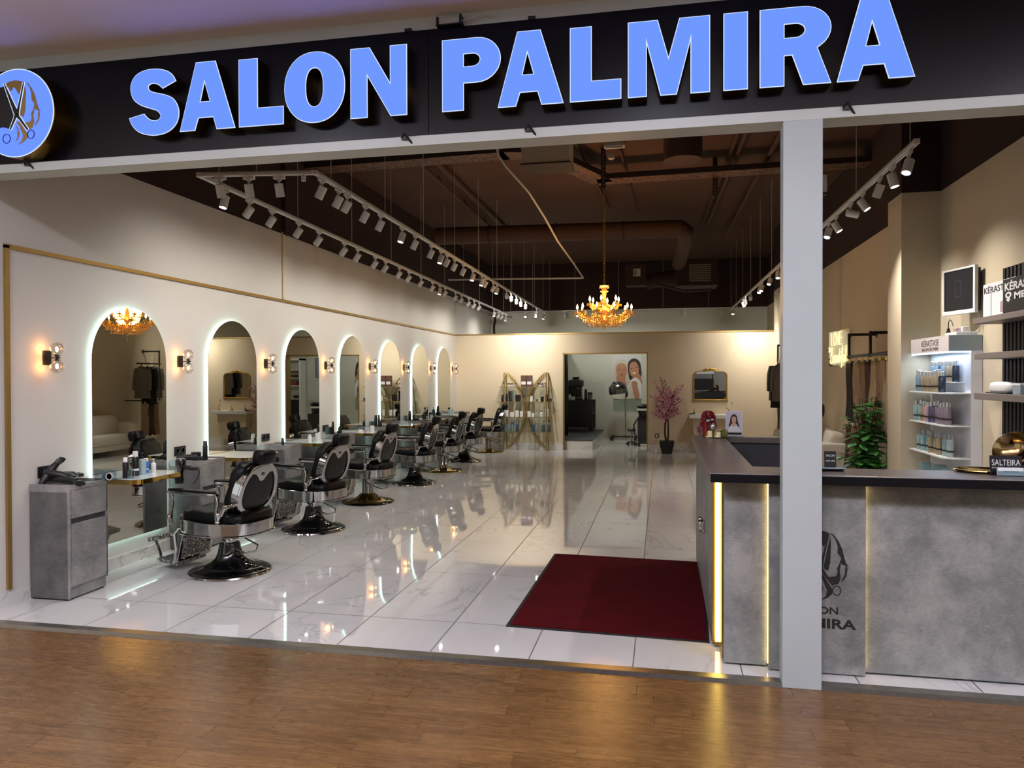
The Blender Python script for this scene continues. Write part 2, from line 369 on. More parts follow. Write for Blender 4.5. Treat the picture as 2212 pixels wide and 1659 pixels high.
def bez(p0, p1, p2, p3, n=12):
    P = [Vector(p) for p in (p0, p1, p2, p3)]
    return [tuple(P[0]*(1-t)**3+P[1]*3*t*(1-t)**2+P[2]*3*t*t*(1-t)+P[3]*t**3) for t in [i/n for i in range(n+1)]]
ORD = 'first second third fourth fifth sixth seventh eighth ninth tenth eleventh twelfth thirteenth fourteenth fifteenth sixteenth seventeenth eighteenth nineteenth twentieth twenty-first twenty-second twenty-third twenty-fourth twenty-fifth'.split()
def light(name, ty, loc, energy, col='#ffffff', parent=None, **kw):
    l = bpy.data.lights.new(name, ty); l.energy = energy; l.color = lin(col)[:3]
    for k, v in kw.items(): setattr(l, k, v)
    o = bpy.data.objects.new(name, l); COL.objects.link(o); o.location = loc
    if parent is not None: o.parent = parent
    return o
def aim(o, d): o.rotation_euler = Vector(d).to_track_quat('-Z', 'Y').to_euler()

# ---------------------------------------------------------------- camera
cam = bpy.data.cameras.new('camera'); camo = bpy.data.objects.new('camera', cam); COL.objects.link(camo)
cam.sensor_fit = 'HORIZONTAL'; cam.sensor_width = 36; cam.lens = 36*1606/2212; cam.clip_start = .05
R = Matrix(((.980132237, -3.85929e-05, .198345144), (.198334237, .0106795358, -.980076261), (-.00208041, .999942971, .0104750117)))
camo.matrix_world = Matrix.Translation((0, 0, 1.65)) @ R.to_4x4()
SC.camera = camo
SC.view_settings.view_transform = 'Standard'; SC.view_settings.look = 'None'; SC.view_settings.exposure = .4; SC.view_settings.gamma = 1; SC.view_settings.use_curve_mapping = False
# ================================================================= THE SETTING
XL, XR, ZT, ZC = -4.628, 2.63, 3.425, 4.69      # left wall, right wall, top of the painted walls, dark slab
YB, YR = 16.45, 20.0                            # partition with the doorway, rear wall
struct('floor', MB().box(XL-.1, 4.25, -.12, 5.5, 22, 0), 'marble_tile', smooth=False)
struct('floor_mall', MB().box(-9, -8, -.14, 9, 4.16, -.012), 'oak_planks', smooth=False)
struct('trim_1', MB().prism([(4.145, -.014), (4.175, .004), (4.235, .006), (4.252, .0), (4.252, -.05), (4.145, -.05)], lambda a, b, d: (d, a, b), -9, 5.5), 'threshold_steel', smooth=False)
w = MB().box(XL-.15, 4.2, 0, XL, 22, ZT); struct('wall_left', w, 'paint_white_wall', smooth=False)
w = MB().box(XL-.15, 4.31, ZT, XL+.001, 22, ZC).box(XL, 8.49, ZT-.01, XL+.05, 8.6, ZC); struct('wall_left_upper', w, 'paint_brown', smooth=False)
w = MB().box(XR, 4.3, 0, XR+.15, 22, ZT); struct('wall_right', w, 'paint_beige', smooth=False)
struct('wall_pilaster_near', MB().box(2.28, 7.86, 0, XR, 8.30, ZT), 'paint_beige', smooth=False); struct('wall_pilaster_far', MB().box(2.30, 15.7, 0, XR, YB, ZT), 'paint_beige', smooth=False)
w = MB().box(XR-.001, 4.31, ZT, XR+.15, 22, ZC).box(2.278, 7.858, ZT, XR, 8.302, ZC).box(2.298, 15.698, ZT, XR, YB, ZC); struct('wall_right_upper', w, 'paint_brown', smooth=False)
w = MB().box(XL, YB, 0, -2.161, YB+.15, 2.59).box(-.326, YB, 0, XR, YB+.15, 2.59).box(-2.161, YB, 2.15, -.326, YB+.15, 2.59)
struct('wall_back', w, 'paint_beige', smooth=False)
struct('wall_rear', MB().box(XL, YR, 0, XR, YR+.15, ZT), 'backroom_wall', smooth=False)
struct('wall_rear_upper', MB().box(XL, YR-.001, ZT, XR, YR+.15, ZC), 'paint_brown', smooth=False)
struct('wall_inner', MB().box(-2.75, YB+.15, 0, -2.6, YR, 2.59), 'backroom_wall', smooth=False)
struct('ceiling', MB().box(XL-.1, 4.31, ZC, 5.5, YR+.2, ZC+.1), 'paint_brown_slab', smooth=False)
struct('ceiling_mall', MB().box(-9, -3, 3.765, 9, 4.31, 3.87), 'paint_mall_ceiling', smooth=False)
struct('wall_mall_opposite', MB().box(-9, -8.2, 0, 9, -8, 4.5), 'paint_grey', smooth=False)
struct('wall_left_mall', MB().box(-9, 4.12, 0, XL-.15, 4.32, 3.77), 'paint_cream', smooth=False)
struct('wall_right_mall', MB().box(XR+.15, 4.12, 0, 9, 4.32, 3.77), 'paint_cream', smooth=False)
# beam, bulkhead behind the sign and the steel post
b = MB().box(XL-.15, 4.15, 2.995, XR+.15, 4.31, 3.05).prism([(4.15, 3.05), (4.19, 3.066), (4.31, 3.066), (4.31, 3.05)], lambda a, b, d: (d, a, b), XL-.15, XR+.15)
struct('beam', b, 'steel_white', smooth=False)
struct('wall_front', MB().box(XL-.15, 4.262, 3.066, XR+.15, 4.31, ZC+.05), 'paint_brown', smooth=False)
struct('trim_2', MB().box(XL-.15, 4.215, 3.69, XR+.15, 4.262, 3.765), 'steel_white', smooth=False)
struct('pillar', MB().box(.625, 4.147, -.012, .823, 4.245, 2.995), 'pillar_paint', bevel=.004, smooth=False)
# brass trims and skirting of the mirror wall
struct('trim_3', MB().box(XL, 4.505, .12, XL+.02, 4.54, 2.6), 'brass_dull', smooth=False)
struct('trim_4', MB().box(XL, 4.505, 2.578, XL+.02, YB, 2.608), 'brass_dull', smooth=False)
struct('trim_5', MB().box(XL, YB-.018, 2.585, 2.30, YB+.16, 2.61), 'brass_dull', smooth=False)
struct('trim_6', MB().box(XL, 8.485, 2.61, XL+.02, 8.56, ZT+.02), 'paint_cream', smooth=False)
struct('trim_7', MB().box(-2.175, YB-.006, 0, -2.15, YB+.156, 2.16).box(-.337, YB-.006, 0, -.312, YB+.156, 2.16).box(-2.175, YB-.006, 2.14, -.312, YB+.156, 2.165), 'brass_dull', smooth=False)
struct('baseboard_left', MB().box(XL, 4.25, 0, XL+.014, YB, .1), 'marble_slab', smooth=False)
struct('baseboard_back', MB().box(XL, YB-.012, 0, -2.175, YB, .155).box(-.312, YB-.012, 0, 2.3, YB, .155), 'marble_slab', smooth=False)
struct('baseboard_right', MB().box(XR-.014, 4.35, 0, XR, 15.7, .1), 'marble_slab', smooth=False)
struct('platform', MB().box(-2.6, 16.62, 0, -1.535, YR, .205), 'marble_slab', smooth=False)
struct('platform_top', MB().box(-2.6, 16.60, .205, -1.53, YR, .22), 'dark_grey', smooth=False)
# thin joints in the right wall panels
struct('trim_8', MB().box(XR-.003, 11.93, 2.3, XR, 11.945, ZT).box(XR-.003, 5.95, 2.5, XR, 5.96, ZT), 'paint_grey', smooth=False)

# ================================================================= SHOP SIGN
def lerp_poly(pts, corners=(), n=4):
    out = []; N = len(pts)
    for i in range(N):
        p0, p1, p2, p3 = (Vector(pts[(i+k) % N]) for k in (-1, 0, 1, 2))
        c1, c2 = i in corners, (i+1) % N in corners
        if c1: p0 = p1
        if c2: p3 = p2
        for k in range(n):
            t = k/n
            out.append(tuple(.5*((2*p1)+(p2-p0)*t+(2*p0-5*p1+4*p2-p3)*t*t+(3*p1-p0-3*p2+p3)*t**3)))
    return out
Sp = [(0.94, 0.773), (0.874, 0.87), (0.754, 0.944), (0.557, 0.985), (0.343, 0.979), (0.157, 0.917), (0.057, 0.793), (0.05, 0.662), (0.108, 0.539), (0.245, 0.447), (0.429, 0.387), (0.551, 0.349), (0.617, 0.297), (0.626, 0.249), (0.58, 0.212), (0.504, 0.205), (0.412, 0.234), (0.351, 0.281), (0.312, 0.319), (0.012, 0.266), (0.073, 0.148), (0.211, 0.037), (0.425, -0.02), (0.639, -0.02), (0.821, 0.032), (0.943, 0.131), (0.992, 0.257), (0.975, 0.388), (0.886, 0.511), (0.735, 0.58), (0.553, 0.623), (0.438, 0.659), (0.401, 0.709), (0.426, 0.748), (0.509, 0.761), (0.6, 0.731), (0.676, 0.674)]
def bowl(x0, xc, y0, y1, xr, n=14):
    h = (y1-y0)/2; return [(xc+(xr-xc)*math.sin(PI*k/n), (y0+y1)/2+h*math.cos(PI*k/n)) for k in range(n+1)]
def sup(cx, cy, rx, ry, e=.9, n=40): return [(cx+rx*math.copysign(abs(math.cos(a))**e, math.cos(a)), cy+ry*math.copysign(abs(math.sin(a))**e, math.sin(a))) for a in [2*PI*k/n for k in range(n)]]
Ag = [[(0, 0), (.30, 1.0), (.655, 1.0), (1, 0), (.665, 0), (.605, .18), (.345, .18), (.28, 0)], [(.455, .70), (.545, .42), (.38, .42)]]
GLY = {
 'S': [lerp_poly(Sp, (0, 18, 19, 36), 4)], 'A': Ag,
 'L': [[(0, 0), (0, 1), (.43, 1), (.43, .27), (1, .27), (1, 0)]],
 'O': [sup(.5, .5, .5, .515, .93), sup(.5, .5, .14, .275, .85)],
 'N': [[(0, 0), (0, 1), (.345, 1), (.70, .48), (.70, 1), (1, 1), (1, 0), (.71, 0), (.305, .59), (.305, 0)]],
 'P': [[(0, 0), (0, 1)]+bowl(0, .6, .375, 1, 1)+[(.375, .375), (.375, 0)], [(.375, .61)]+bowl(0, .52, .61, .78, .645)[::-1]+[(.375, .78)]],
 'M': [[(0, 0), (0, 1), (.37, 1), (.5, .5), (.63, 1), (1, 1), (1, 0), (.765, 0), (.765, .69), (.60, 0), (.40, 0), (.235, .69), (.235, 0)]],
 'I': [[(0, 0), (0, 1), (1, 1), (1, 0)]],
 'R': [[(0, 0), (0, 1)]+[(x, y) for x, y in bowl(0, .6, .42, 1, 1)[:12]]+[(.81, .46), (1.0, 0), (.61, 0), (.455, .385), (.35, .385), (.35, 0)], [(.35, .615)]+bowl(0, .5, .615, .785, .63)[::-1]+[(.35, .785)]],
}
sign = thing('shop_sign', 'wide black fascia sign reading SALON PALMIRA in glowing blue letters above the open shopfront', 'sign', (-.7, 4.2, 3.07))
def rel(x, y, z): return (x+.7, y-4.2, z-3.07)
for x0, x1 in ((XL-.15, -1.3495), (-1.3465, XR+.15)):
    p = MB().box(*rel(x0, 4.2, 3.07), *rel(x1, 4.258, 3.686)).box(*rel(x0, 4.19, 3.064), *rel(x1, 4.258, 3.0695)); ob('panel', p, 'sign_black', sign, bevel=.002, smooth=False)
for ch, x0, x1 in (('S', -3.283, -2.923), ('A', -2.923, -2.543), ('L', -2.52, -2.224), ('O', -2.219, -1.83), ('N', -1.797, -1.447), ('P', -1.237, -.892), ('A', -.911, -.536), ('L', -.502, -.22), ('M', -.185, .249), ('I', .317, .442), ('R', .501, .856), ('A', .881, 1.255)):
    zb, zt = 3.163, 3.572 + (.009 if ch == 'A' else 0)
    sp = [[(x0+(x1-x0)*a, zb+(zt-zb)*b) for a, b in g] for g in GLY[ch]]
    cx = (x0+x1)/2; sp = [[(a-cx, b-zb) for a, b in g] for g in sp]
    body = curve_mesh(sp, .043, 'letter')
    lo = meobj('letter', body, 'gold_return', sign, face_to(rel(cx, 4.156, zb))); lo['label'] = 'letter '+ch
    # pale trim cap round the edge, the glowing acrylic face a hair in front of it
    trim = curve_mesh(sp, .001, 'trim_cap'); o2 = meobj('trim_cap', trim, 'letter_white', lo, Matrix.Translation((0, 0, .0445)))
    mx, my = (x1-x0)/2, (zt-zb)/2
    cu = bpy.data.curves.new('f', 'CURVE'); cu.dimensions = '2D'; cu.fill_mode = 'BOTH'; cu.extrude = .001; cu.offset = -.0045
    for pts in sp:
        q = cu.splines.new('POLY'); q.points.add(len(pts)-1); q.use_cyclic_u = True
        for a, p in zip(q.points, pts): a.co = (p[0], p[1], 0, 1)
    meobj('letter_face', curve_to_mesh(cu, 'letter_face'), 'letter_blue', lo, Matrix.Translation((0, 0, .0472)))
for x in (-4.05, -1.46, -.728, .95):
    ob('spring_clip', MB().box(*rel(x-.03, 4.135, 3.03), *rel(x+.01, 4.2, 3.045)).tube([rel(x-.03, 4.14, 3.04), rel(x-.012, 4.12, 3.06), rel(x+.02, 4.15, 3.02), rel(x+.035, 4.16, 3.0)], .007, 6), 'black_plastic', sign)
for x in (-1.47, -.73):
    ob('top_clip', MB().box(*rel(x-.02, 4.19, 3.68), *rel(x+.02, 4.215, 3.70)), 'black_plastic', sign)
psu = thing('power_supply', 'grey metal power supply box in a black bracket on top of the black sign', 'box', (-1.21, 4.2, 3.686))
ob('case', MB().box(-.065, -.03, .008, .06, .013, .045), 'paint_grey', psu, bevel=.002)
ob('bracket', MB().box(-.08, -.035, 0, .08, .014, .007).box(-.078, -.036, .007, -.066, .014, .05).box(.061, -.036, .007, .073, .014, .055), 'black_plastic', psu)
ob('cable', MB().tube(bez((.07, -.02, .02), (.15, -.03, .02), (.2, -.03, .07), (.27, 0, .03)), .004, 6), 'wire_white', psu)

# emblem of a woman with scissors, drawn once and used on the round sign and the desk
def E_(pts): return [((x-290)/570, (835-y)/690) for x, y in pts]
EMB_GOLD = [E_(p) for p in (
 [(135, 375), (200, 340), (290, 328), (380, 348), (422, 372), (405, 430), (385, 500), (360, 570), (325, 520), (290, 455), (262, 430), (240, 480), (212, 492), (190, 440), (150, 410)],
 [(440, 410), (450, 520), (440, 800), (415, 910), (368, 890), (358, 850), (400, 620)],
 [(430, 365), (482, 390), (545, 480), (592, 590), (620, 720), (640, 790), (676, 850), (640, 825), (600, 815), (560, 790), (580, 720), (533, 650), (535, 560), (508, 460), (470, 400)],
 [(560, 790), (575, 820), (560, 900), (575, 1000), (548, 1085), (500, 1112), (425, 1000), (515, 985), (535, 930), (528, 870)],
 [(300, 975), (355, 970), (420, 1090), (468, 1170), (468, 1240), (410, 1300), (315, 1340), (385, 1275), (402, 1190), (350, 1050)],
 [(640, 800), (660, 880), (645, 980), (595, 1055), (580, 1050), (625, 960), (632, 880)],
 [(285, 1000), (330, 1080), (350, 1170), (330, 1240), (290, 1280), (322, 1200), (318, 1100)])]
EMB_BLACK = [E_(p) for p in ([(118, 405), (150, 440), (215, 600), (262, 850), (265, 890), (232, 980), (200, 1085), (140, 1055), (80, 1045), (0, 1070), (-80, 1090), (-130, 1000), (-140, 800), (-120, 600), (-60, 470), (30, 430)],)]
EMB_SC = [E_(p) for p in ([(115, 362), (135, 372), (235, 600), (300, 750), (345, 830), (350, 890), (300, 905), (272, 850)], [(305, 905), (350, 885), (490, 1108), (470, 1126), (345, 945)], [(272, 870), (312, 895), (292, 950), (222, 1095), (200, 1088), (262, 930)], [(432, 368), (412, 376), (352, 650), (318, 780), (345, 850), (365, 720)])]
EMB_RING = [((155, 1228), 62, 76), ((525, 1188), 56, 72), ((318, 860), 17, 17)]
def emblem(parent, mt, rx, rz, gold, black, depth=.002, lift=0, outline=None):
    # parent-space placement matrix mt: art in xy, facing +z
    def sub(name, polys, m, z):
        me = curve_mesh([[(a*rx, b*rz) for a, b in p] for p in polys], depth, name); return meobj(name, me, m, parent, mt @ Matrix.Translation((0, 0, z)))
    for p in EMB_GOLD: sub('hair_shape', [p], gold, depth+lift)
    for p in EMB_BLACK: sub('hair_shape', [p], black, depth*1.2+lift)
    if outline:
        for p in EMB_SC:
            c0 = Vector((sum(q[0] for q in p)/len(p), sum(q[1] for q in p)/len(p))); n_ = len(p)
            lp_ = [(a*rx, b*rz) for a, b in p]; ar = sum(lp_[i][0]*lp_[(i+1) % n_][1]-lp_[(i+1) % n_][0]*lp_[i][1] for i in range(n_)); s_ = 1 if ar > 0 else -1
            op = []
            for i in range(n_):
                e = Vector(lp_[(i+1) % n_])-Vector(lp_[i-1]); e.normalize(); op.append((lp_[i][0]+s_*e.y*.005, lp_[i][1]-s_*e.x*.005))
            meobj('blade_outline', curve_mesh([op], depth, 'blade_outline'), outline, parent, mt @ Matrix.Translation((0, 0, depth*1.8+lift)))
    for p in EMB_SC: sub('scissor_blade', [p], black, depth*2.5+lift)
    for (c, a, b) in EMB_RING:
        o_ = arc(c[0], c[1], a, b, 0, 2*PI, 28)[:-1]; i_ = arc(c[0], c[1], a-12, b-12, 0, 2*PI, 28)[:-1]
        sub('scissor_ring', [E_(o_), E_(i_)], black, depth*2.5+lift)
rs = thing('round_sign', 'round glowing blue sign with a woman and scissors emblem left of the lettering', 'sign', (-4.07, 4.2, 3.3465))
ob('drum', MB().at((0, 0, 0), (PI/2, 0, 0)).lathe([(.283, 0), (.283, .125), (.276, .13)], 64), 'gold_return', rs)
ob('face', MB().at((0, 0, 0), (PI/2, 0, 0)).lathe([(.277, .131), (.277, .134)], 64), 'letter_blue', rs)
ob('trim_cap', MB().at((0, 0, 0), (PI/2, 0, 0)).lathe([(.277, .1305), (.283, .1305), (.283, .1335), (.277, .1335)], 64), 'letter_white', rs)
emblem(rs, face_to((0, -.136, 0)), .283, .2835, 'brass_dull', 'ink', .001, outline='letter_white')

# ================================================================= SERVICES UNDER THE DARK SLAB
ct = thing('cable_tray', 'long brown perforated cable tray bent across the dark ceiling', 'tray', (0, 9.5, 4.4))
segs = [((-4.6, 9.25), (-1.95, 9.1)), ((-1.95, 9.1), (-1.45, 9.2)), ((-1.45, 9.2), (-.85, 10.6)), ((-.85, 10.6), (2.62, 10.45))]
for (ax, ay), (bx, by) in segs:
    L = math.hypot(bx-ax, by-ay); an = math.atan2(by-ay, bx-ax)
    base = MB().at((ax, ay-9.5, 0), (0, 0, an)); base.box(-.05, -.16, -.004, L+.05, .16, 0)
    ob('perforated_base', base, 'perforated_steel', ct, smooth=False)
    ob('side_rail', MB().at((ax, ay-9.5, 0), (0, 0, an)).box(-.05, -.165, -.004, L+.05, -.158, .07).box(-.05, .158, -.004, L+.05, .165, .07), 'unit_dark', ct, smooth=False)
for i, (x, y) in enumerate(((-.775, 10.0), (.72, 10.75), (1.62, 10.2))):
    h = MB(); 
    h.box(-.03, -.012, 0, .03, -.004, ZC-4.16); h.box(-.03, -.012, 0, -.026, .03, ZC-4.16); h.box(.026, -.012, 0, .03, .03, ZC-4.16)
    o = ob('slotted_strut', h, 'unit_dark', loc=(x, y, 4.16), smooth=False)
    tag(o, 'dark slotted steel hanger strut '+('holding the chandelier chain', 'hanging left of the white post', 'hanging right of the white post')[i], 'strut', 'slotted ceiling struts')
    sl = MB()
    for k in range(10): sl.box(-.008, -.0135, .02+k*.05, .008, -.0125, .045+k*.05)
    ob('slot', sl, 'grille_grey', o, smooth=False)['kind'] = 'stuff'
d = MB().at((0, 0, 0), (0, 0, .05)); d.tube([(-4.4, 0, 0), (0, 0, 0)], .155, 20)
dt = thing('air_duct', 'long brown round air duct crossing the ceiling with a downturned end', 'duct', (.33, 13.35, 4.22))
ob('main_pipe', d, 'duct_brown', dt)
ob('elbow', MB().tube([(-.1, 0, 0), (0, .02, 0), (.06, .1, -.03), (.06, .5, -.12), (.03, 1.4, -.2), (.0, 2.2, -.3)], .14, 18), 'duct_brown', dt)
for x in (-3.4, -2.2, -1.0): ob('band', MB().at((x, x*.05, 0), (0, PI/2, 0)).lathe([(.158, -.02), (.165, -.02), (.165, .02), (.158, .02)], 24), 'unit_dark', dt)
o = ob('duct_stub', MB().lathe([(.24, 0), (.24, .34), (.22, .34), (.22, .02), (0, .02)], 28), 'duct_brown', loc=(.25, 9.6, 4.35)); tag(o, 'short round duct stub hanging from the brown slab', 'duct')
def pipe(label, pts, r, m='duct_brown', name='ceiling_pipe', cat='pipe', clips=0):
    t = thing(name, label, cat, pts[0]); P = [tuple(Vector(p)-Vector(pts[0])) for p in pts]
    ob('tube', MB().tube(P, r, 8), m, t)
    for k in range(clips):
        f = (k+1)/(clips+1); q = Vector(P[0]).lerp(Vector(P[-1]), f); ob('pipe_clip', MB().box(q.x-.03, q.y-.012, q.z-.02, q.x+.03, q.y+.012, q.z+.045).tube([(q.x, q.y, q.z), (q.x, q.y, q.z+ZC-pts[0][2])], .006, 6), 'unit_dark', t)
    return t
pipe('brown sprinkler pipe with clips over the left track lights', [(-3.3, 9.3, 4.6), (-3.35, 15.4, 4.6)], .03, clips=3)
pipe('square brown conduit beside the left sprinkler pipe', [(-3.08, 9.3, 4.64), (-3.12, 15.4, 4.64)], .045)
pipe('thin brown conduit left of the chandelier chain', [(-1.1, 9.4, 4.63), (-.92, 13.4, 4.63)], .022, clips=2)
pipe('thin brown conduit right of the chandelier chain', [(-.55, 9.9, 4.63), (-.45, 13.6, 4.63)], .018, clips=1)
pipe('pair-side brown conduit left of the white post', [(1.02, 9.0, 4.62), (.86, 15.3, 4.62)], .025, clips=2)
pipe('thin brown conduit second from the white post', [(.92, 9.0, 4.62), (.76, 15.3, 4.62)], .02)
pipe('brown sprinkler pipe with fittings next to the white post', [(1.42, 8.4, 4.58), (1.3, 16.0, 4.58)], .03, clips=4)
pipe('long thin pale tube hung across the back of the ceiling', [(-3.95, 13.5, 3.47), (-1.42, 13.5, 3.43)], .018, 'wire_white')
o = ob('hanging_cable', MB().tube([(-1.97, 8.6, 4.66), (-1.93, 8.75, 4.3), (-1.85, 8.85, 4.18), (-1.66, 9.3, 3.98), (-1.55, 9.9, 3.78), (-1.5, 10.8, 3.62), (-1.43, 12.2, 3.5), (-1.40, 13.43, 3.42)], .014, 8), 'wire_white'); tag(o, 'white sleeved cable drooping from the slab to the pale tube', 'cable')
cs = thing('ceiling_box', 'cream ventilation box hanging just behind the steel beam', 'box', (-1.28, 8.2, 4.01))
ob('case', MB().box(-.27, 0, .012, .27, .4, ZC-4.01), 'box_cream', cs, bevel=.006); ob('frame', MB().box(-.285, -.012, 0, .285, .41, .012), 'unit_dark', cs)
o = thing('batten_light', 'small unlit white batten fitting under the slab near the chandelier strut', 'light', (-.62, 9.8, 4.63)); ob('housing', MB().box(-.13, -.05, 0, .14, .05, .06), 'wire_white', o, bevel=.008); ob('tube', MB().tube([(-.11, -.03, -.012), (.12, -.03, -.012)], .013, 10), 'track_white', o); 
o = thing('smoke_detector', 'round smoke detector under the slab beside the chandelier strut', 'detector', (-.69, 10.3, 4.62)); ob('base', MB().cyl((0, 0, 0), .05, .03, .07, 20), 'wire_white', o); ob('head', MB().lathe([(.0, 0), (.03, 0), (.045, .012), (.045, .03)], 20), 'wire_white', o)
ac = thing('air_conditioner', 'dark ceiling air unit with a grey louvred face at the back of the slab', 'air conditioner', (.72, 15.5, 3.5))
ob('case', MB().box(-.45, 0, -.02, .38, .8, .5), 'unit_dark', ac, bevel=.01); g = MB()
for k in range(9): g.box(-.19, -.02, .06+k*.04, .24, 0, .085+k*.04)
ob('louvre', g, 'grille_grey', ac, smooth=False); ob('duct', MB().tube([(-.45, .4, .2), (-.9, .42, .15), (-1.05, .45, .12)], .16, 14), 'unit_dark', ac)
c2 = thing('control_box', 'dark box with a pale label plate hanging beyond the chandelier', 'box', (-.52, 15.0, 3.45)); ob('case', MB().box(-.2, 0, 0, .2, .35, .42), 'unit_dark', c2, bevel=.008); ob('label_plate', MB().box(-.05, -.006, .18, .09, 0, .33), 'paint_grey', c2); ob('label_print', MB().box(-.035, -.008, .2, .015, -.006, .31), 'grille_grey', c2)
o = ob('pale_beam', MB().prism([(0, 0), (.62, -.18), (1.15, -.16), (1.15, -.12), (.62, -.13), (0, .04)], lambda a, b, d: (a, d, b), 0, .1), 'unit_dark', loc=(-.2, 15.2, 3.5)); tag(o, 'bent dark metal bracket below the air unit', 'bracket')
e = thing('exit_sign', 'small white hanging sign box just right of the white post', 'sign', (1.47, 7.5, 3.36)); ob('case', MB().box(-.16, 0, .03, .055, .02, .19), 'white_plastic', e); ob('diffuser', MB().box(-.14, -.012, 0, .05, .03, .03), 'acrylic', e); ob('hanger', MB().tube([(-.05, .01, .19), (-.05, .01, ZC-3.36)], .004, 6), 'wire_white', e)
o = ob('wall_cable', MB().tube([(-4.55, 19.93, 3.42), (-4.5, 19.94, 3.2), (-4.54, 19.95, 3.0), (-4.52, 19.95, 2.6)], .03, 8), 'unit_dark'); tag(o, 'dark cable bundle in the far left corner above the partition', 'cable')
# ================================================================= TRACK LIGHTING
LAMP_W = 15.0
RAILS = {'outer': ((-3.6, 5.3), (-3.973, 19.6), 3.25), 'inner': ((-2.667, 5.43), (-2.919, 19.6), 3.25), 'right': ((1.703, 5.55), (1.604, 18.6), 3.25)}
def rail(label, a, b, z, wires, dens=1):
    L = math.hypot(b[0]-a[0], b[1]-a[1]); an = math.atan2(b[1]-a[1], b[0]-a[0])
    t = thing('track_rail', label, 'track', (a[0], a[1], z), an)
    ob('rail', MB().box(0, -.018, -.016, L, -.005, .016).box(0, .005, -.016, L, .018, .016).box(0, -.018, .004, L, .018, .016), 'track_white', t, smooth=False)
    for q in (-.004, L+.004): ob('end_cap', MB().box(q-.008, -.019, -.017, q+.008, .019, .017), 'white_plastic', t)
    for w_ in wires: ob('suspension_wire', MB().tube([(w_*L, 0, .016), (w_*L, 0, ZC-z)], .0035, 5), 'wire_white', t)
    return t
rail('long white track rail hung nearest the mirror wall', *RAILS['outer'], [.02, .12, .22, .32, .42, .52, .62, .72, .82, .92, .99])
rail('long white track rail second from the mirror wall', *RAILS['inner'], [.02, .11, .2, .3, .4, .5, .6, .7, .8, .9, .99])
rail('white track rail hung along the right wall past the white post', *RAILS['right'], [.01, .12, .25, .38, .5, .6, .7, .8, .9, .99])
rail('short white track rail joining the two left rails behind the beam', (-3.58, 5.3), (-2.69, 5.42), 3.25, [.5])
rail('white track rail crossing the rear over the partition', (-3.97, 19.6), (1.72, 19.6), 3.385, [.1, .3, .5, .7, .9])

def make_spot(lit=True):
    r = thing('track_spotlight', 'x', 'spotlight')
    ob('adapter', MB().box(-.045, -.014, -.026, .045, .014, 0).box(-.016, -.012, -.04, .016, .012, -.026), 'track_white', r)
    ob('arm', MB().box(-.006, -.008, -.088, .006, .008, -.03), 'track_white', r)
    h = ob('head', MB().lathe([(.0, .034), (.03, .034), (.034, .03), (.034, -.072), (.029, -.072), (.027, -.058), (0, -.058)], 20), 'track_white', r, loc=(0, 0, -.095))
    ob('lens', MB().lathe([(0, -.0605), (.0265, -.0605)], 20), 'lamp_lit', h)
    return r
spot0 = make_spot(); used = [False]
SPOT = bpy.data.lights.new('spot_beam', 'SPOT'); SPOT.energy = LAMP_W; SPOT.color = lin('#fff8f0')[:3]; SPOT.spot_size = math.radians(128); SPOT.spot_blend = 1.0; SPOT.shadow_soft_size = .03
SPOT_R = SPOT.copy(); SPOT_R.energy = 88; SPOT_R.spot_size = math.radians(95); SPOT_B = SPOT.copy(); SPOT_B.energy = 72; SPOT_B.spot_size = math.radians(125)
def place_spot(x, y, z, d, label, group, along=PI/2, lit=True, lamp=None):
    o = spot0 if not used[0] else clone(spot0)
    used[0] = True
    o.location = (x, y, z); o.rotation_euler = (0, 0, along); o['label'] = label; o['group'] = group
    h = [c for c in o.children if c.name.startswith('head')][0]
    dl = Matrix.Rotation(-along, 3, 'Z') @ Vector(d).normalized()
    q = (-dl).to_track_quat('Z', 'Y'); h.rotation_mode = 'QUATERNION'; h.rotation_quaternion = q
    if not lit:
        for c in h.children:
            if c.name.startswith('lens'): bpy.data.objects.remove(c)
    else:
        lo = bpy.data.objects.new('spot_beam', lamp or SPOT); COL.objects.link(lo); lo.parent = h; lo.location = (0, 0, -.066)
    return o
def on_rail(k, y):
    (x0, y0), (x1, y1), z = RAILS[k]; return x0+(x1-x0)*(y-y0)/(y1-y0), y, z-.016
rnd = random.Random(3)
OY = [5.67, 6.07, 6.48, 7.04, 7.52, 8.22, 8.64, 9.25, 9.65, 10.24, 10.69, 11.31, 11.97, 12.42, 12.78, 13.53, 13.99, 14.61, 15.1, 15.59, 17.22, 17.8, 18.23, 18.72]
for i, y in enumerate(OY):
    turned = i in (0, 13, 20, 23)
    d = (-.12, -.22, -.95) if turned else (-.62+.05*rnd.uniform(-1, 1), .08+.05*rnd.uniform(-1, 1), -.78)
    place_spot(*on_rail('outer', y), d, f'{ORD[i]} white spotlight from the front on the rail nearest the mirrors'+(', lamp facing us' if turned else ''), 'spotlights on the rail nearest the mirrors')
IY = [5.54, 5.87, 6.05, 6.47, 6.87, 7.51, 7.96, 8.59, 9.01, 9.3, 9.68, 10.16, 10.74, 11.35, 11.61, 12.22, 12.53, 13.4, 13.87, 14.43, 14.94, 15.53, 17.1, 18.32]
for i, y in enumerate(IY):
    turned = i in (5, 8, 12, 13, 16, 22, 23)
    d = (-.2, -.25, -.93) if turned else (-.15, .8, -.58) if i in (17, 18, 19, 20, 21) else (-.5+.05*rnd.uniform(-1, 1), .06+.06*rnd.uniform(-1, 1), -.86)
    place_spot(*on_rail('inner', y), d, f'{ORD[i]} white spotlight from the front on the second rail from the mirrors'+(', lamp facing us' if turned else ''), 'spotlights on the second left rail', lamp=SPOT_B if i in (17, 18, 19, 20, 21) else None)
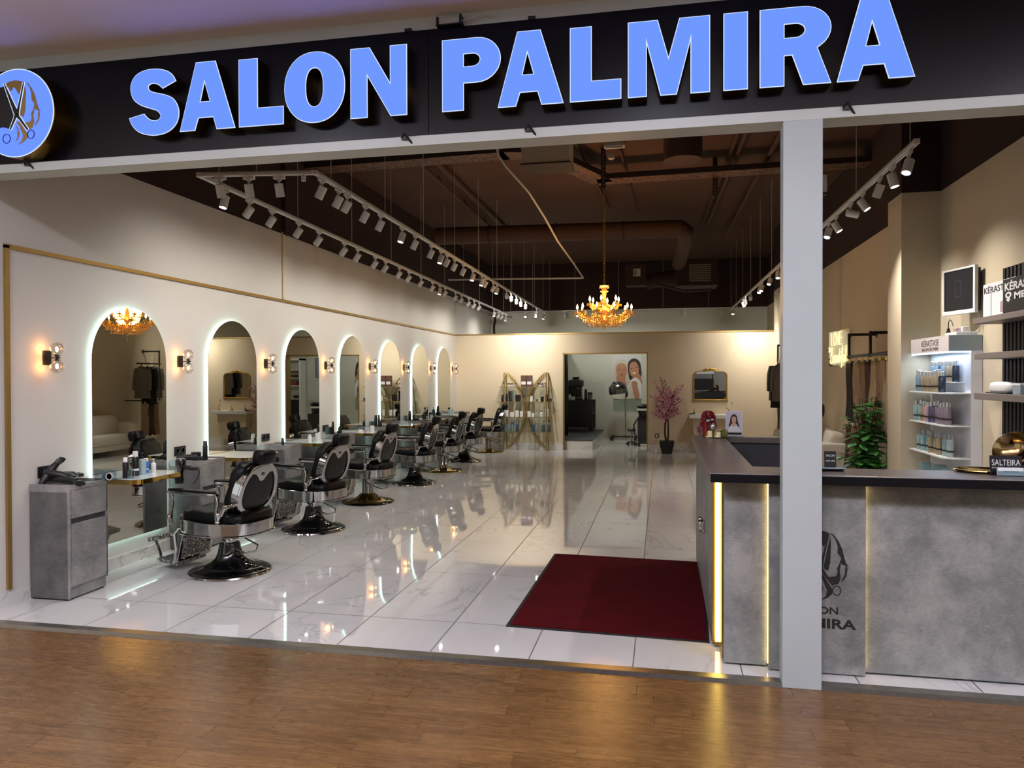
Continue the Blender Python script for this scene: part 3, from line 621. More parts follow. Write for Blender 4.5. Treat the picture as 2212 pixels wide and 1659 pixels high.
RYS = [5.71, 6.08, 6.41, 6.91, 7.32, 7.88, 8.2, 11.45, 12.24, 13.13, 13.43, 14.71, 15.53, 15.94, 17.13, 17.93]
RD = [(-.3, -.25, -.9), (.22, -.12, -.96), (-.3, .25, -.92), (.5, -.2, -.84), (.96, .1, -.22), (.45, -.2, -.87), (-.28, -.3, -.9), (-.1, -.35, -.9), (-.3, -.35, -.85), (-.25, -.3, -.85), (-.2, -.4, -.85), (.1, .75, -.6), (.15, .8, -.6), (.35, .2, -.9), (.2, .1, -.9), (-.15, -.4, -.85)]
for i, (y, d) in enumerate(zip(RYS, RD)):
    x_, y_, z_ = on_rail('right', y)
    place_spot(x_, y_, z_, d, f'{ORD[i]} white spotlight from the front on the rail along the right wall', 'spotlights on the right rail', lit=i not in (2, 4), lamp=SPOT_B if i in (11, 12) else SPOT_R)
for i, x in enumerate((-3.43, -3.2, -2.96)):
    place_spot(x, 5.3+.135*(x+3.58)/.89, 3.234, (0, .3, -.95), ('leftmost', 'middle', 'rightmost')[i]+' of the three spotlights on the short rail behind the beam', 'spotlights on the short rail', along=.135, lit=True)
o = ob('rail_connector', MB().box(-.015, -.012, -.05, .015, .012, 0), 'track_white', loc=(-2.76, 5.41, 3.234)); tag(o, 'small loose white connector tab under the short rail behind the beam', 'connector')
for i, x in enumerate((-3.59, -3.31, -3.08, -2.54, -2.2, .57, 1.48)):
    lit = i in (0, 1, 2, 4)
    place_spot(x, 19.6, 3.37, (0, -.75, -.66) if lit else (.1, .2, -.95), f'{ORD[i]} spotlight from the left on the rear rail over the partition', 'spotlights on the rear rail', along=0, lit=lit)

# ================================================================= CHANDELIER
ch = thing('chandelier', 'gold crystal chandelier with lit candle bulbs hanging on a chain in mid salon', 'chandelier', (-.795, 10.43, 2.30))
ob('column', MB().lathe([(0, 0.0), (.012, .01), (.03, .05), (.055, .10), (.06, .13), (.03, .16), (.022, .2), (.045, .235), (.05, .26), (.025, .29), (.02, .33), (.035, .36), (.028, .40), (.02, .43), (.03, .5), (.034, .56), (.025, .58), (.06, .6), (.064, .61), (.02, .615), (.008, .63)], 20), 'crystal', ch)
lk = MB()
for k in range(34):
    z = .635+k*.038; c = (0, 0, z)
    pts = [(.011*math.cos(a), 0, z+.024*math.sin(a)) if k % 2 else (0, .011*math.cos(a), z+.024*math.sin(a)) for a in [2*PI*i/10 for i in range(10)]]
    lk.tube(pts, .0035, 5, closed=True)
ob('chain', lk, 'gold_leaf', ch); ob('chain_hook', MB().tube([(0, 0, 1.93), (0, 0, 1.98), (.02, -.35, 2.0)], .006, 6), 'unit_dark', ch)
def octa(mb, c, r, h): mb.add([(c[0]+r, c[1], c[2]), (c[0], c[1]+r, c[2]), (c[0]-r, c[1], c[2]), (c[0], c[1]-r, c[2]), (c[0], c[1], c[2]+h), (c[0], c[1], c[2]-h)], [(0, 1, 4), (1, 2, 4), (2, 3, 4), (3, 0, 4), (1, 0, 5), (2, 1, 5), (3, 2, 5), (0, 3, 5)])
def chand_arm(R_, z_in, z_cup, phi, sag, big):
    cs, sn = math.cos(phi), math.sin(phi); P = lambda r, z: (r*cs, r*sn, z)
    a = ob('arm', MB().tube([P(*q) for q in bez((.03, z_in), (R_*.35, z_in+.09), (R_*.55, z_cup-sag), (R_*.85, z_cup-sag*.55), 8)+bez((R_*.85, z_cup-sag*.55), (R_*.95, z_cup-sag*.4), (R_, z_cup-.03), (R_, z_cup), 4)[1:]], .0085, 7), 'amber_arm', ch)
    ob('drip_dish', MB().at(P(R_, z_cup)).lathe([(.006, -.012), (.02, -.008), (.04, .006), (.043, .012), (.036, .008), (.012, 0), (0, 0)], 14), 'crystal', a)
    ob('candle', MB().at(P(R_, z_cup)).cyl((0, 0, 0), .0085, 0, .05, 10), 'candle', a)
    ob('bulb', MB().at(P(R_, z_cup)).lathe([(.006, .05), (.0135, .062), (.015, .075), (.010, .095), (.003, .115), (0, .12)], 10), 'bulb_warm', a)
    d = MB(); rr = random.Random(int(phi*100))
    for k in range(9):
        q = 2*PI*k/9; n = rr.choice((1, 2, 2, 3)) if big else 1
        for j in range(n): octa(d, (R_*cs+.041*math.cos(q), R_*sn+.041*math.sin(q), z_cup-.008-j*.02), .0085, .012)
    half = PI/10 if big else PI/6
    for k in range(11):                                             # swag to the next arm and beads along this one
        f = (k+.5)/11; q = phi+2*half*f; r = R_*(1-.06*math.sin(PI*f)); octa(d, (r*math.cos(q), r*math.sin(q), z_cup-.005-(.055 if big else .03)*math.sin(PI*f)), .0085, .011)
        r = R_*(.16+.8*f); z = z_cup-.02-(sag*.9)*math.sin(PI*f)**.8
        for sd in (-1, 0, 1):
            q = phi+sd*half*.5*math.sin(PI*f); octa(d, (r*math.cos(q), r*math.sin(q), z-.01*abs(sd)), .0105, .013)
    if big:
        for f, L in ((.95, 3), (.8, 5), (.62, 6), (.45, 5), (.3, 5)):
            for sd in (-1, 1):
                q = phi+sd*half*.55
                for j in range(L): octa(d, (R_*f*math.cos(q), R_*f*math.sin(q), z_cup-sag*.75*math.sin(PI*min(1, f+.1))-.025-j*.019), .0065 if j < L-1 else .010, .009 if j < L-1 else .016)
    ob('crystal_drops', d, 'crystal', a, smooth=False)['kind'] = 'stuff'
for k in range(10): chand_arm(.375, .14, .235, 2*PI*k/10+.12, .12, True)
for k in range(6): chand_arm(.21, .30, .345, 2*PI*k/6+.4, .07, False)
pd = MB()
for k in range(10):
    a = 2*PI*k/10
    for j in range(5): octa(pd, (.07*math.cos(a), .07*math.sin(a), .14-j*.024), .006, .01)
for j in range(4): octa(pd, (0, 0, -.005-j*.02), .008, .012)
for k in range(8):
    a = 2*PI*k/8; octa(pd, (.062*math.cos(a), .062*math.sin(a), .585), .007, .018); octa(pd, (.05*math.cos(a), .05*math.sin(a), .53), .007, .014)
ob('pendant_drops', pd, 'crystal_clear', ch, smooth=False)
light('chandelier_glow', 'POINT', (0, 0, .36), 60, '#ffb860', ch, shadow_soft_size=.2)

# ================================================================= MIRROR WALL
def arch(hw, z0, z1, n=36):
    return [(-hw, z0), (hw, z0)]+[(hw*math.cos(PI*k/n), z1-hw+hw*math.sin(PI*k/n)) for k in range(n+1)]
MY = [5.76+1.595*i for i in range(7)]
MID = ['nearest', 'second', 'third', 'fourth', 'fifth', 'sixth', 'farthest']
m0 = thing('arched_mirror', 'x', 'mirror', group='backlit arched mirrors along the left wall')
fx = lambda a, b, d: (d, a, b)
ob('mirror_plate', MB().prism(arch(.465, 0, 2.02), fx, .036, .041), 'mirror_glass', m0, smooth=False)
ob('light_rim', MB().ring(arch(.457, .008, 2.012), arch(.447, .018, 2.002), fx, .001, .0355), 'led_white', m0, smooth=False, plabel='glowing white rim behind the mirror')
for i, y in enumerate(MY):
    o = m0 if i == 0 else clone(m0); o.location = (XL, y, .237); o['label'] = f'{MID[i]} tall backlit arched mirror on the left wall'
s0 = thing('wall_sconce', 'x', 'wall lamp', group='two-globe sconces along the left wall')
ob('back_plate', MB().box(0, -.037, -.056, .014, .037, .056), 'black_satin', s0, bevel=.003)
ob('arm', MB().tube([(.014, 0, 0), (.118, 0, 0)], .005, 8).cyl((.096, 0, 0), .012, -.022, .022, 14).cyl((.096, 0, 0), .025, .014, .018, 16).cyl((.096, 0, 0), .025, -.018, -.014, 16).ball((.118, 0, 0), .007), 'black_satin', s0)
for s in (1, -1):
    g = ob('globe', MB().ball((.096, 0, s*.068), .05, 20, 14), 'globe_glass', s0); ob('bulb', MB().ball((.096, 0, s*.064), (.011, .011, .021), 10, 8), 'filament', g)
SCL = bpy.data.lights.new('sconce_glow', 'POINT'); SCL.energy = .42; SCL.color = lin('#ffa552')[:3]; SCL.shadow_soft_size = .03
def sc_light(root):
    for z in (.066, -.066):
        l = bpy.data.objects.new('sconce_glow', SCL); COL.objects.link(l); l.parent = root; l.location = (.045, -.05, z)
for i in range(8):
    o = s0 if i == 0 else clone(s0); o.location = (XL, 4.877+1.603*i, 1.798+.003*i)
    o['label'] = 'black two-globe wall sconce '+(('left of the nearest arched mirror', 'between the nearest and second arched mirrors', 'between the second and third arched mirrors', 'between the third and fourth arched mirrors', 'between the fourth and fifth arched mirrors', 'between the fifth and sixth arched mirrors', 'between the sixth and farthest arched mirrors', 'past the farthest mirror in the corner')[i])
for o in [o for o in COL.objects if o.name.startswith('wall_sconce')]: sc_light(o)

# side cabinets
def make_cabinet():
    t = thing('side_cabinet', 'x', 'cabinet', group='grey concrete-look side cabinets'); X0, X1 = 0.016, .358
    c = MB().box(X0, 0, .012, X1-.02, .38, .80).box(X0, 0, .09, X1, .012, .855).box(X0, .368, .09, X1, .38, .855).box(X0, 0, .012, X1-.006, .012, .09)
    ob('carcass', c, 'concrete_laminate', t, smooth=False)
    ob('plinth', MB().box(X0+.01, .005, 0, X1-.035, .375, .012), 'black_matte', t, smooth=False)
    ob('kick_board', MB().box(X1-.03, .004, .012, X1-.018, .376, .095), 'concrete_laminate', t, smooth=False)
    ob('door', MB().box(X1-.018, .0175, .1, X1, .38, .565), 'concrete_laminate', t, bevel=.002, smooth=False)
    ob('pull_shadow_gap', MB().box(X1-.022, .012, .565, X1-.012, .368, .605).box(X1-.014, .012, .1, X1-.005, .0175, .812), 'dark_grey', t, smooth=False)  # finger pull, plus a dark strip standing for shade in the door gap
    ob('drawer', MB().box(X1-.018, .0175, .605, X1, .38, .812), 'concrete_laminate', t, bevel=.002, smooth=False)
    ob('tray_top', MB().box(X0+.02, .012, .80, X1-.02, .368, .832).box(X1-.02, 0.012, .815, X1-.002, .368, .85).box(X0, .012, .80, X0+.02, .368, .85), 'concrete_laminate', t, smooth=False)
    return t
cab0 = make_cabinet()
CL = ['grey side cabinet at the shop entrance, left of the nearest mirror', 'grey side cabinet between the nearest and second mirrors', 'grey side cabinet between the second and third mirrors', 'grey side cabinet between the third and fourth mirrors', 'grey side cabinet between the fourth and fifth mirrors', 'grey side cabinet between the fifth and sixth mirrors', 'grey side cabinet between the sixth and farthest mirrors', 'grey side cabinet in the far corner past the farthest mirror']
CY = [4.70+1.602*i for i in range(8)]
for i, y in enumerate(CY):
    o = cab0 if i == 0 else clone(cab0); o.location = (XL, y, 0); o['label'] = CL[i]
# brass-edged console shelves in front of the mirrors
def rr(x0, y0, x1, y1, r, n=7):
    return [(x0, y0)]+arc(x1-r, y0+r, r, r, -PI/2, 0, n)+arc(x1-r, y1-r, r, r, 0, PI/2, n)+[(x0, y1)]
sh0 = thing('console_shelf', 'x', 'shelf', group='white glass console shelves with brass edges')
flat = lambda a, b, d: (a, b, d)
ob('top', MB().prism(rr(.05, 0, .63, .60, .07), flat, -.012, 0), 'glass_shelf', sh0, angle=30)
ob('brass_edge', MB().ring(rr(.048, -.003, .633, .603, .073), rr(.05, 0, .63, .60, .07), flat, -.036, .001), 'gold', sh0, angle=30)
ob('bracket', MB().box(.045, .1, -.06, .25, .13, -.012).box(.045, .47, -.06, .25, .5, -.012), 'dark_grey', sh0)
SH = .845
for i, y in enumerate(CY[:7]):
    o = sh0 if i == 0 else clone(sh0); o.location = (XL, y+.385, SH); o['label'] = f'white glass console shelf with gold edge under the {MID[i]} arched mirror'
# dryer holders
h0 = thing('dryer_holder', 'x', 'holder', group='black dryer holders under the console shelves')
ob('ring', MB().at((0, 0, -.07)).lathe([(.028, -.03), (.034, -.03), (.038, .02), (.032, .02), (.028, -.03)], 18), 'black_plastic', h0); ob('bracket', MB().box(-.05, -.014, -.052, -.034, .014, -.02).box(-.06, -.016, -.058, .0, .016, -.05), 'black_plastic', h0)
for i in range(6):
    o = h0 if i == 0 else clone(h0); o.location = (XL+.60, CY[i]+.385+.545, SH); o['label'] = f'black dryer holder under the far corner of the console shelf at the {MID[i]} mirror'
dr = thing('hair_dryer', 'glossy black hair dryer resting nose-down in the holder at the nearest mirror', 'hair dryer', (XL+.62, CY[0]+.92, SH-.05))
ob('barrel', MB().lathe([(.018, -.03), (.02, .0), (.024, .04), (.036, .07), (.042, .11), (.042, .14), (.036, .158), (.02, .165), (0, .165)], 22), 'black_gloss', dr)
ob('handle', MB().tube([(.03, 0, .10), (.07, -.005, .085), (.12, -.012, .08), (.165, -.018, .082)], [.018, .017, .015, .012], 12), 'black_plastic', dr)
ob('switch', MB().box(.07, -.01, .095, .1, .0, .105), 'dark_grey', dr); ob('cord', MB().tube(bez((.165, -.018, .082), (.2, -.02, .08), (.17, .02, .0), (.05, .1, -.06)), .004, 6), 'black_plastic', dr)

# ================================================================= BARBER CHAIRS
def oval(a, b, n=40, e=.85): return [(a*math.copysign(abs(math.cos(t))**e, math.cos(t)), b*math.copysign(abs(math.sin(t))**e, math.sin(t))) for t in [2*PI*k/n for k in range(n)]]
def tuft(p, d=.012, sx=.085, sy=.085):
    # diamond button tufting on the top face
    if p[2] > 0:
        q = abs(math.sin(PI*(p[0]/sx+p[1]/sy)/2))*abs(math.sin(PI*(p[0]/sx-p[1]/sy)/2)); p[2] += d*(q**.5)-d
    return p
def make_chair(basekind):
    t = thing('barber_chair', 'x', 'barber chair', group='black leather barber chairs')
    # foot
    if basekind == 'black':
        ob('base', MB().lathe([(0, 0), (.335, 0), (.335, .012), (.325, .022), (.285, .03), (.28, .034), (.215, .045), (.205, .058), (.15, .085), (.115, .12), (.097, .165), (.088, .21), (.082, .245), (.07, .25), (0, .25)], 44), 'black_gloss', t)
        ob('rim', MB().lathe([(.31, .0235), (.337, .011), (.34, .004), (.335, .016), (.312, .027)], 44), 'chrome', t)
    elif basekind == 'gold':
        ob('base', MB().lathe([(0, 0), (.335, 0), (.335, .012), (.32, .022), (.25, .035), (.16, .06), (.12, .095), (.09, .12), (.06, .125), (0, .125)], 44), 'gold_base', t)
        ob('rim', MB().lathe([(.322, .022), (.338, .010), (.34, .0), (.334, .0), (.318, .018)], 44), 'black_gloss', t)
        ob('sleeve', MB().lathe([(.078, .11), (.072, .14), (.07, .30), (0, .30)], 26), 'chrome', t)
    else:
        ob('base', MB().lathe([(0, 0), (.335, 0), (.335, .01), (.32, .02), (.22, .03), (.14, .045), (.1, .06), (0, .06)], 44), 'gold_base', t)
        for a in (.5, 2.6, 4.7): ob('column_tube', MB().lathe([(.05, .05), (.04, .07), (.03, .09), (.028, .31)], 18, (.05*math.cos(a), .05*math.sin(a), 0)), 'chrome', t)
    ob('hydraulic_column', MB().lathe([(.052, .245), (.052, .31), (.06, .312), (.06, .335), (.045, .34), (.045, .37), (0, .37)], 24), 'chrome', t)
    ob('pump_lever', MB().tube([(-.04, -.06, .30), (.06, -.12, .26), (.26, -.13, .20), (.31, -.06, .21), (.27, .02, .235), (.08, .06, .285), (.03, .05, .3)], .007, 7), 'chrome', t)
    # seat pan: horse-shoe chrome band with beaded lower edge
    so = oval(.36, .30, 48, .7); si = oval(.335, .275, 48, .7)
    ring_at = lambda pl, dx: [(a-.02+dx, b) for a, b in pl]
    def wav(a, b, d): return (a, b, d+(.028*max(0, -a/.36) if d > .4 else 0))
    ob('seat_band', MB().ring(ring_at(so, 0), ring_at(si, 0), wav, .345, .455), 'chrome', t, angle=50)
    ob('seat_pan', MB().prism(ring_at(si, 0), flat, .345, .36), 'steel_dark', t)
    ob('bead_rail', MB().tube([(a*1.02-.02, b*1.02, .350) for a, b in so], .008, 6, closed=True).tube([(a*1.015-.02, b*1.015, .452+.028*max(0, -(a-.02)/.36)) for a, b in so], .006, 6, closed=True), 'chrome', t)
    ob('seat', MB().cushion((-.05, 0, .485), (.56, .50, .15), .42, 44, 26, lambda p: tuft(p, .02, .10, .10)), 'leather', t)
    # backrest leaning away
    lean = .26; B = (.26, 0, .72)
    bt = lambda mb: mb.at(B, (0, lean, 0))
    fr = lambda a, b, d: (d, a, b)
    def egg(a, b, n=44):
        out = []
        for k in range(n):
            th = 2*PI*k/n; y = a*math.copysign(abs(math.cos(th))**.85, math.cos(th)); z = b*math.copysign(abs(math.sin(th))**.85, math.sin(th))
            out.append((y*(1-.10*(z/b)), z))
        return out
    ob('back_cushion', bt(MB()).cushion((-.055, 0, 0), (.13, .46, .455), .5, 40, 28, lambda p: [p[0]-(.012*abs(math.sin(PI*(p[1]/.11+p[2]/.11)/2))*abs(math.sin(PI*(p[1]/.11-p[2]/.11)/2)) if p[0] < 0 else 0), p[1]*(1-.2*p[2]), p[2]]), 'leather', t)
    bf = ob('back_frame', bt(MB()).ring(egg(.238, .222), egg(.199, .186), fr, .0, .042).ring(egg(.241, .225), egg(.232, .216), fr, -.035, .02), 'chrome', t, angle=50)
    ob('frame_bead', bt(MB()).tube([(.036, a, b) for a, b in egg(.236, .22)], .008, 6, closed=True), 'chrome', bf)
    ob('crest_plate', bt(MB()).prism([(-.16, .168), (-.09, .196), (0, .205), (.09, .196), (.16, .168), (.13, .15), (.085, .14), (.05, .107), (.03, .083), (0, .073), (-.03, .083), (-.05, .107), (-.085, .14), (-.13, .15)], fr, .036, .046), 'chrome', bf)
    ob('crest_emblem', bt(MB()).ball((.049, 0, .137), (.004, .022, .014), 10, 6), 'steel_dark', bf)
    ob('back_panel', bt(MB()).cushion((.016, 0, -.002), (.05, .41, .384), .6, 30, 16), 'leather', t)
    ob('lumbar_roll', MB().cushion((.20, 0, .475), (.20, .47, .12), .5, 30, 16), 'leather', t)
    for s in (-1, 1):
        ob('back_hinge', MB().tube([(.10, s*.262, .47), (.135, s*.268, .53), (.16, s*.262, .59), (.22, s*.245, .6), (.265, s*.235, .63)], [.02, .017, .021, .017, .016], 8).ball((.10, s*.268, .465), .026, 10, 8).ball((.105, s*.272, .53), .02, 10, 8), 'chrome', t)
        ar = ob('armrest', MB().cushion((-.14, s*.275, .70), (.50, .062, .03), .45, 26, 10, lambda p: [p[0], p[1], p[2]-.05*(p[0]+.25)*.4]), 'chrome', t)
        ob('arm_pad', MB().cushion((-.15, s*.275, .719), (.47, .07, .026), .5, 26, 10, lambda p: [p[0], p[1], p[2]-.05*(p[0]+.25)*.4]), 'leather', ar)
        ob('arm_post', MB().tube([(-.365, s*.275, .70), (-.35, s*.278, .655), (-.335, s*.28, .60), (-.35, s*.285, .54), (-.36, s*.285, .48), (-.345, s*.285, .43)], [.016, .012, .009, .013, .02, .014], 9).ball((-.345, s*.278, .66), .016, 8, 6).ball((-.37, s*.285, .49), .026, 10, 8), 'chrome', ar)
        ob('rear_post', MB().tube([(.09, s*.275, .685), (.10, s*.275, .63), (.085, s*.272, .56), (.10, s*.272, .5), (.10, s*.27, .42)], [.014, .02, .014, .022, .016], 9), 'chrome', ar)
    hd = ob('headrest', MB().at((.350, 0, .985), (0, .22, 0)).cushion((0, 0, 0), (.12, .205, .12), .45, 28, 18, lambda p: [p[0]+.03*(1-abs(p[1])/.11)*(1 if p[0] < 0 else .3), p[1], p[2]]), 'leather', t)
    ob('headrest_stem', MB().tube([(.325, 0, .90), (.345, 0, .98)], .012, 8), 'chrome', hd)
    # footrest: curved side arms, calf plate, tread and flip-up step
    ft = ob('footrest', MB().tube([(-.36, .19, .38), (-.40, .20, .33), (-.385, .20, .2), (-.40, .19, .1), (-.44, .17, .075)], [.018, .02, .015, .016, .014], 8).tube([(-.36, -.19, .38), (-.40, -.20, .33), (-.385, -.20, .2), (-.40, -.19, .1), (-.44, -.17, .075)], [.018, .02, .015, .016, .014], 8), 'chrome', t)
    ob('calf_plate', MB().at((-.355, 0, .225), (0, .22, 0)).box(-.012, -.18, -.125, .012, .18, .125), 'cast_chrome', ft, bevel=.006)
    ob('calf_frame', MB().at((-.355, 0, .225), (0, .22, 0)).ring([(-.2, -.14), (.2, -.14), (.2, .14), (-.2, .14)], [(-.165, -.105), (.165, -.105), (.165, .105), (-.165, .105)], fr, -.016, .016), 'chrome', ft, bevel=.004)
    ob('tread', MB().at((-.50, 0, .08), (0, .10, 0)).box(-.12, -.17, -.018, .11, .17, .01), 'cast_chrome', ft, bevel=.008)
    st_ = ob('flip_step', MB().at((-.665, 0, .265), (0, -.22, 0)).box(-.065, -.16, -.022, .065, .16, .014), 'cast_chrome', ft, bevel=.008)
    for s in (-1, 1): ob('step_arm', MB().tube([(-.60, s*.14, .085), (-.60, s*.145, .14), (-.625, s*.145, .2), (-.66, s*.14, .25)], .012, 7), 'chrome', ft)
    return t
protos = {k: make_chair(k) for k in ('black', 'gold', 'tubes')}; seen = set()
CHAIRS = [(-3.605, 5.705, -7, 'black'), (-3.70, 7.44, -9, 'black'), (-3.80, 9.20, -5, 'gold'), (-3.757, 10.95, 3, 'black'), (-3.758, 12.48, 1, 'tubes'), (-3.79, 14.0, -5, 'black'), (-3.72, 15.80, 7, 'tubes')]
BN = {'black': 'glossy black', 'gold': 'gold', 'tubes': 'three-tube chrome'}
for i, (x, y, a, k) in enumerate(CHAIRS):
    o = clone(protos[k]) if k in seen else protos[k]; seen.add(k)
    o.location = (x, y, 0); o.rotation_euler = (0, 0, math.radians(a)); o['label'] = f'black barber chair on a {BN[k]} base, {("nearest", "second from the front", "third from the front", "fourth from the front", "fifth from the front", "sixth from the front", "farthest")[i]} in the row'
# ================================================================= BOTTLES AND SMALL GOODS
def bottle(name, label, cat, loc, h, r, bm, cm='black_plastic', kind='cap', group=None, rz=0, band=None):
    t = thing(name, label, cat, loc, rz, group)
    if kind == 'box':
        ob('carton', MB().box(-r, -r*.8, 0, r, r*.8, h), bm, t, bevel=.001, smooth=False)
        if band: ob('label_panel', MB().box(-r*.8, -r*.8-.001, h*.2, r*.8, -r*.8, h*.45), band, t, smooth=False)
    elif kind == 'jar':
        ob('body', MB().lathe([(0, 0), (r*.94, 0), (r, .004), (r, h*.66), (0, h*.66)], 18), bm, t); ob('lid', MB().lathe([(r*1.02, h*.66), (r*1.02, h*.97), (r*.97, h), (0, h)], 18), cm, t)
    elif kind == 'cup':
        ob('body', MB().lathe([(0, 0), (r, 0), (r*1.02, h), (r*.92, h), (r*.9, .006), (0, .006)], 18), bm, t)
    elif kind == 'pump':
        ob('body', MB().lathe([(0, 0), (r*.95, 0), (r, .005), (r, h*.62), (r*.9, h*.68), (r*.35, h*.72), (r*.35, h*.75), (0, h*.75)], 18), bm, t)
        ob('pump', MB().lathe([(r*.42, h*.72), (r*.42, h*.80), (r*.15, h*.81), (r*.15, h*.93), (r*.35, h*.94), (r*.35, h*.98), (0, h)], 12).box(-r*1.0, -r*.15, h*.94, 0, r*.15, h*.98), cm, t)
    else:
        k = .78 if kind == 'cap' else .86
        ob('body', MB().lathe([(0, 0), (r*.95, 0), (r, .004), (r, h*(k-.06)), (r*.85, h*k), (0, h*k)], 18), bm, t)
        ob('cap', MB().lathe([(r*.8 if kind == 'cap' else r*.6, h*k), (r*.8 if kind == 'cap' else r*.6, h*.985), (r*.7, h), (0, h)], 14), cm, t)
    if band and kind != 'box': ob('label_band', MB().lathe([(r*1.01, h*.22), (r*1.01, h*.30)], 18), band, t)
    return t

# ---- nearest station
def L_(x, y, z=0): return (XL+x, y, SH+z)
bottle('spray_bottle', 'tall black bottle with a white ring cap on the nearest console shelf', 'bottle', L_(.44, 5.180), .165, .021, 'black_satin', 'white_plastic')
bottle('spray_can', 'black can standing just behind the white-capped black bottle on the nearest shelf', 'bottle', L_(.40, 5.240), .155, .02, 'black_plastic', 'black_gloss')
bottle('pump_bottle', 'black bottle with a white printed front and white top on the nearest console shelf', 'bottle', L_(.42, 5.320), .20, .026, 'black_satin', 'white_plastic', band='white_print')
bottle('spray_bottle', 'frosted clear bottle with a black nozzle in the middle of the nearest console shelf', 'bottle', L_(.43, 5.390), .185, .029, 'prod_clear', 'black_plastic', 'pump')
bottle('tonic_bottle', 'small bottle of bright blue liquid on the nearest console shelf', 'bottle', L_(.38, 5.500), .125, .022, 'blue_liquid', 'white_plastic', band='label_white')
bottle('pump_bottle', 'small white bottle right of the blue tonic on the nearest shelf', 'bottle', L_(.42, 5.540), .115, .02, 'prod_white', 'white_plastic', 'pump')
bottle('acrylic_cup', 'small square-looking clear cup in front of the black bottles on the nearest shelf', 'cup', L_(.50, 5.170), .065, .025, 'acrylic', kind='cup')
bottle('acrylic_cup', 'clear cup behind the frosted bottle on the nearest shelf', 'cup', L_(.35, 5.330), .06, .022, 'acrylic', kind='cup')
bottle('jar', 'little light blue jar at the back of the nearest console shelf', 'jar', L_(.30, 5.130), .035, .026, 'prod_blue', 'prod_blue', 'jar')
t = thing('acrylic_stand', 'clear acrylic display stand at the near end of the nearest console shelf', 'stand', L_(.36, 5.060))
ob('panel', MB().box(-.10, -.004, 0, .10, .0, .085).box(-.10, -.004, 0, .10, .07, .004), 'acrylic', t, smooth=False)
o = ob('round_cutout', MB().at((.04, -.008, .03), (PI/2, 0, 0)).lathe([(.024, 0), (.03, 0), (.03, .004), (.024, .004), (.024, 0)], 20), 'white_plastic', t)
# clippers piled in the first tray
TZ = .855
def clipper(label, loc, rz, tilt):
    t = thing('hair_clipper', label, 'clipper', loc); t.rotation_euler = (0, tilt, rz); t.scale = (1.4, 1.4, 1.4)
    ob('body', MB().tube([(-.08, 0, .02), (-.04, 0, .024), (.02, 0, .026), (.06, 0, .022)], [.014, .02, .021, .016], 12), 'black_plastic', t); ob('blade', MB().box(.06, -.02, .01, .085, .02, .03), 'steel_dark', t); ob('comb_guard', MB().box(.075, -.022, .006, .10, .022, .022), 'black_matte', t); return t
clipper('black hair clipper lying on top of the pile in the tray at the shop entrance', (XL+.13, 4.84, TZ+.02), .3, .25)
clipper('black hair clipper lying at the front edge of the tray at the shop entrance', (XL+.24, 4.81, TZ-.015), -.1, .05)
clipper('black hair clipper half buried at the back of the tray at the shop entrance', (XL+.1, 4.92, TZ+.0), .9, -.1)
clipper('black hair clipper standing tail-up against the wall in the tray at the shop entrance', (XL+.07, 4.86, TZ+.05), 1.2, -.9)
clipper('black hair clipper lying across the middle of the tray at the shop entrance', (XL+.19, 4.88, TZ+.005), -.5, .1)
def socket(i, y, z, label, w=.085, h=.085):
    t = thing('wall_socket', label, 'socket', (XL, y, z)); ob('plate', MB().box(0, -w, -h/2, .012, w, h/2), 'black_satin', t, bevel=.003)
    for k in (-1, 1): ob('outlet', MB().at((.012, k*w*.5, 0), (0, PI/2, 0)).lathe([(.026, -.001), (.026, .003), (.022, .003), (.02, .0), (0, .0)], 16), 'dark_grey', t)
for i, y in enumerate(CY[:4]): socket(i, y+.17, .93, f'black double wall socket above the side cabinet at the {MID[i]} mirror')
# other cabinets and shelves
bottle('spray_can', 'tall black spray can on the second side cabinet', 'bottle', (XL+.26, CY[1]+.20, TZ-.02), .19, .023, 'black_satin', 'black_plastic')
bottle('jar', 'squat black jar behind the tall spray can on the second cabinet', 'jar', (XL+.16, CY[1]+.2, TZ-.02), .08, .045, 'black_satin', 'black_plastic', 'jar')
t = thing('scissor_case', 'open red-lined tool roll in the tray of the second cabinet', 'case', (XL+.24, CY[1]+.28, TZ-.022)); ob('cloth', MB().box(-.09, -.05, 0, .1, .05, .008), 'red_gloss', t); ob('tools', MB().box(-.06, -.03, .008, .07, -.015, .016).box(-.05, .01, .008, .08, .022, .016), 'white_plastic', t)
clipper('black hair clipper lying in the tray of the second cabinet', (XL+.15, CY[1]+.1, TZ-.015), .2, 0)
def cup_set(i, specs):
    for (x, dy, h, r, m, cm, kind, lab) in specs:
        bottle({'cup': 'cup', 'jar': 'jar', 'box': 'carton'}.get(kind, 'bottle'), lab, {'cup': 'cup', 'jar': 'jar', 'box': 'carton'}.get(kind, 'bottle'), (XL+x, CY[i]+dy, SH if dy > .385 else TZ-.022), h, r, m, cm, kind)
N3, N4, N5, N6, N7 = 'third', 'fourth', 'fifth', 'sixth', 'farthest'
cup_set(2, [(.42, .47, .10, .024, 'prod_white', 'white_plastic', 'cap', 'slim white bottle nearest us on the third console shelf'), (.40, .58, .06, .035, 'prod_clear', '', 'cup', 'wide frosted cup in the middle of the third console shelf'),
            (.42, .69, .10, .034, 'prod_white', '', 'cup', 'tall white cup on the third console shelf'), (.36, .85, .10, .02, 'prod_clear', 'white_plastic', 'cap', 'clear bottle at the far end of the third console shelf'),
            (.22, .18, .09, .016, 'black_satin', 'black_plastic', 'cap', 'small black bottle standing in the tray of the third cabinet')])
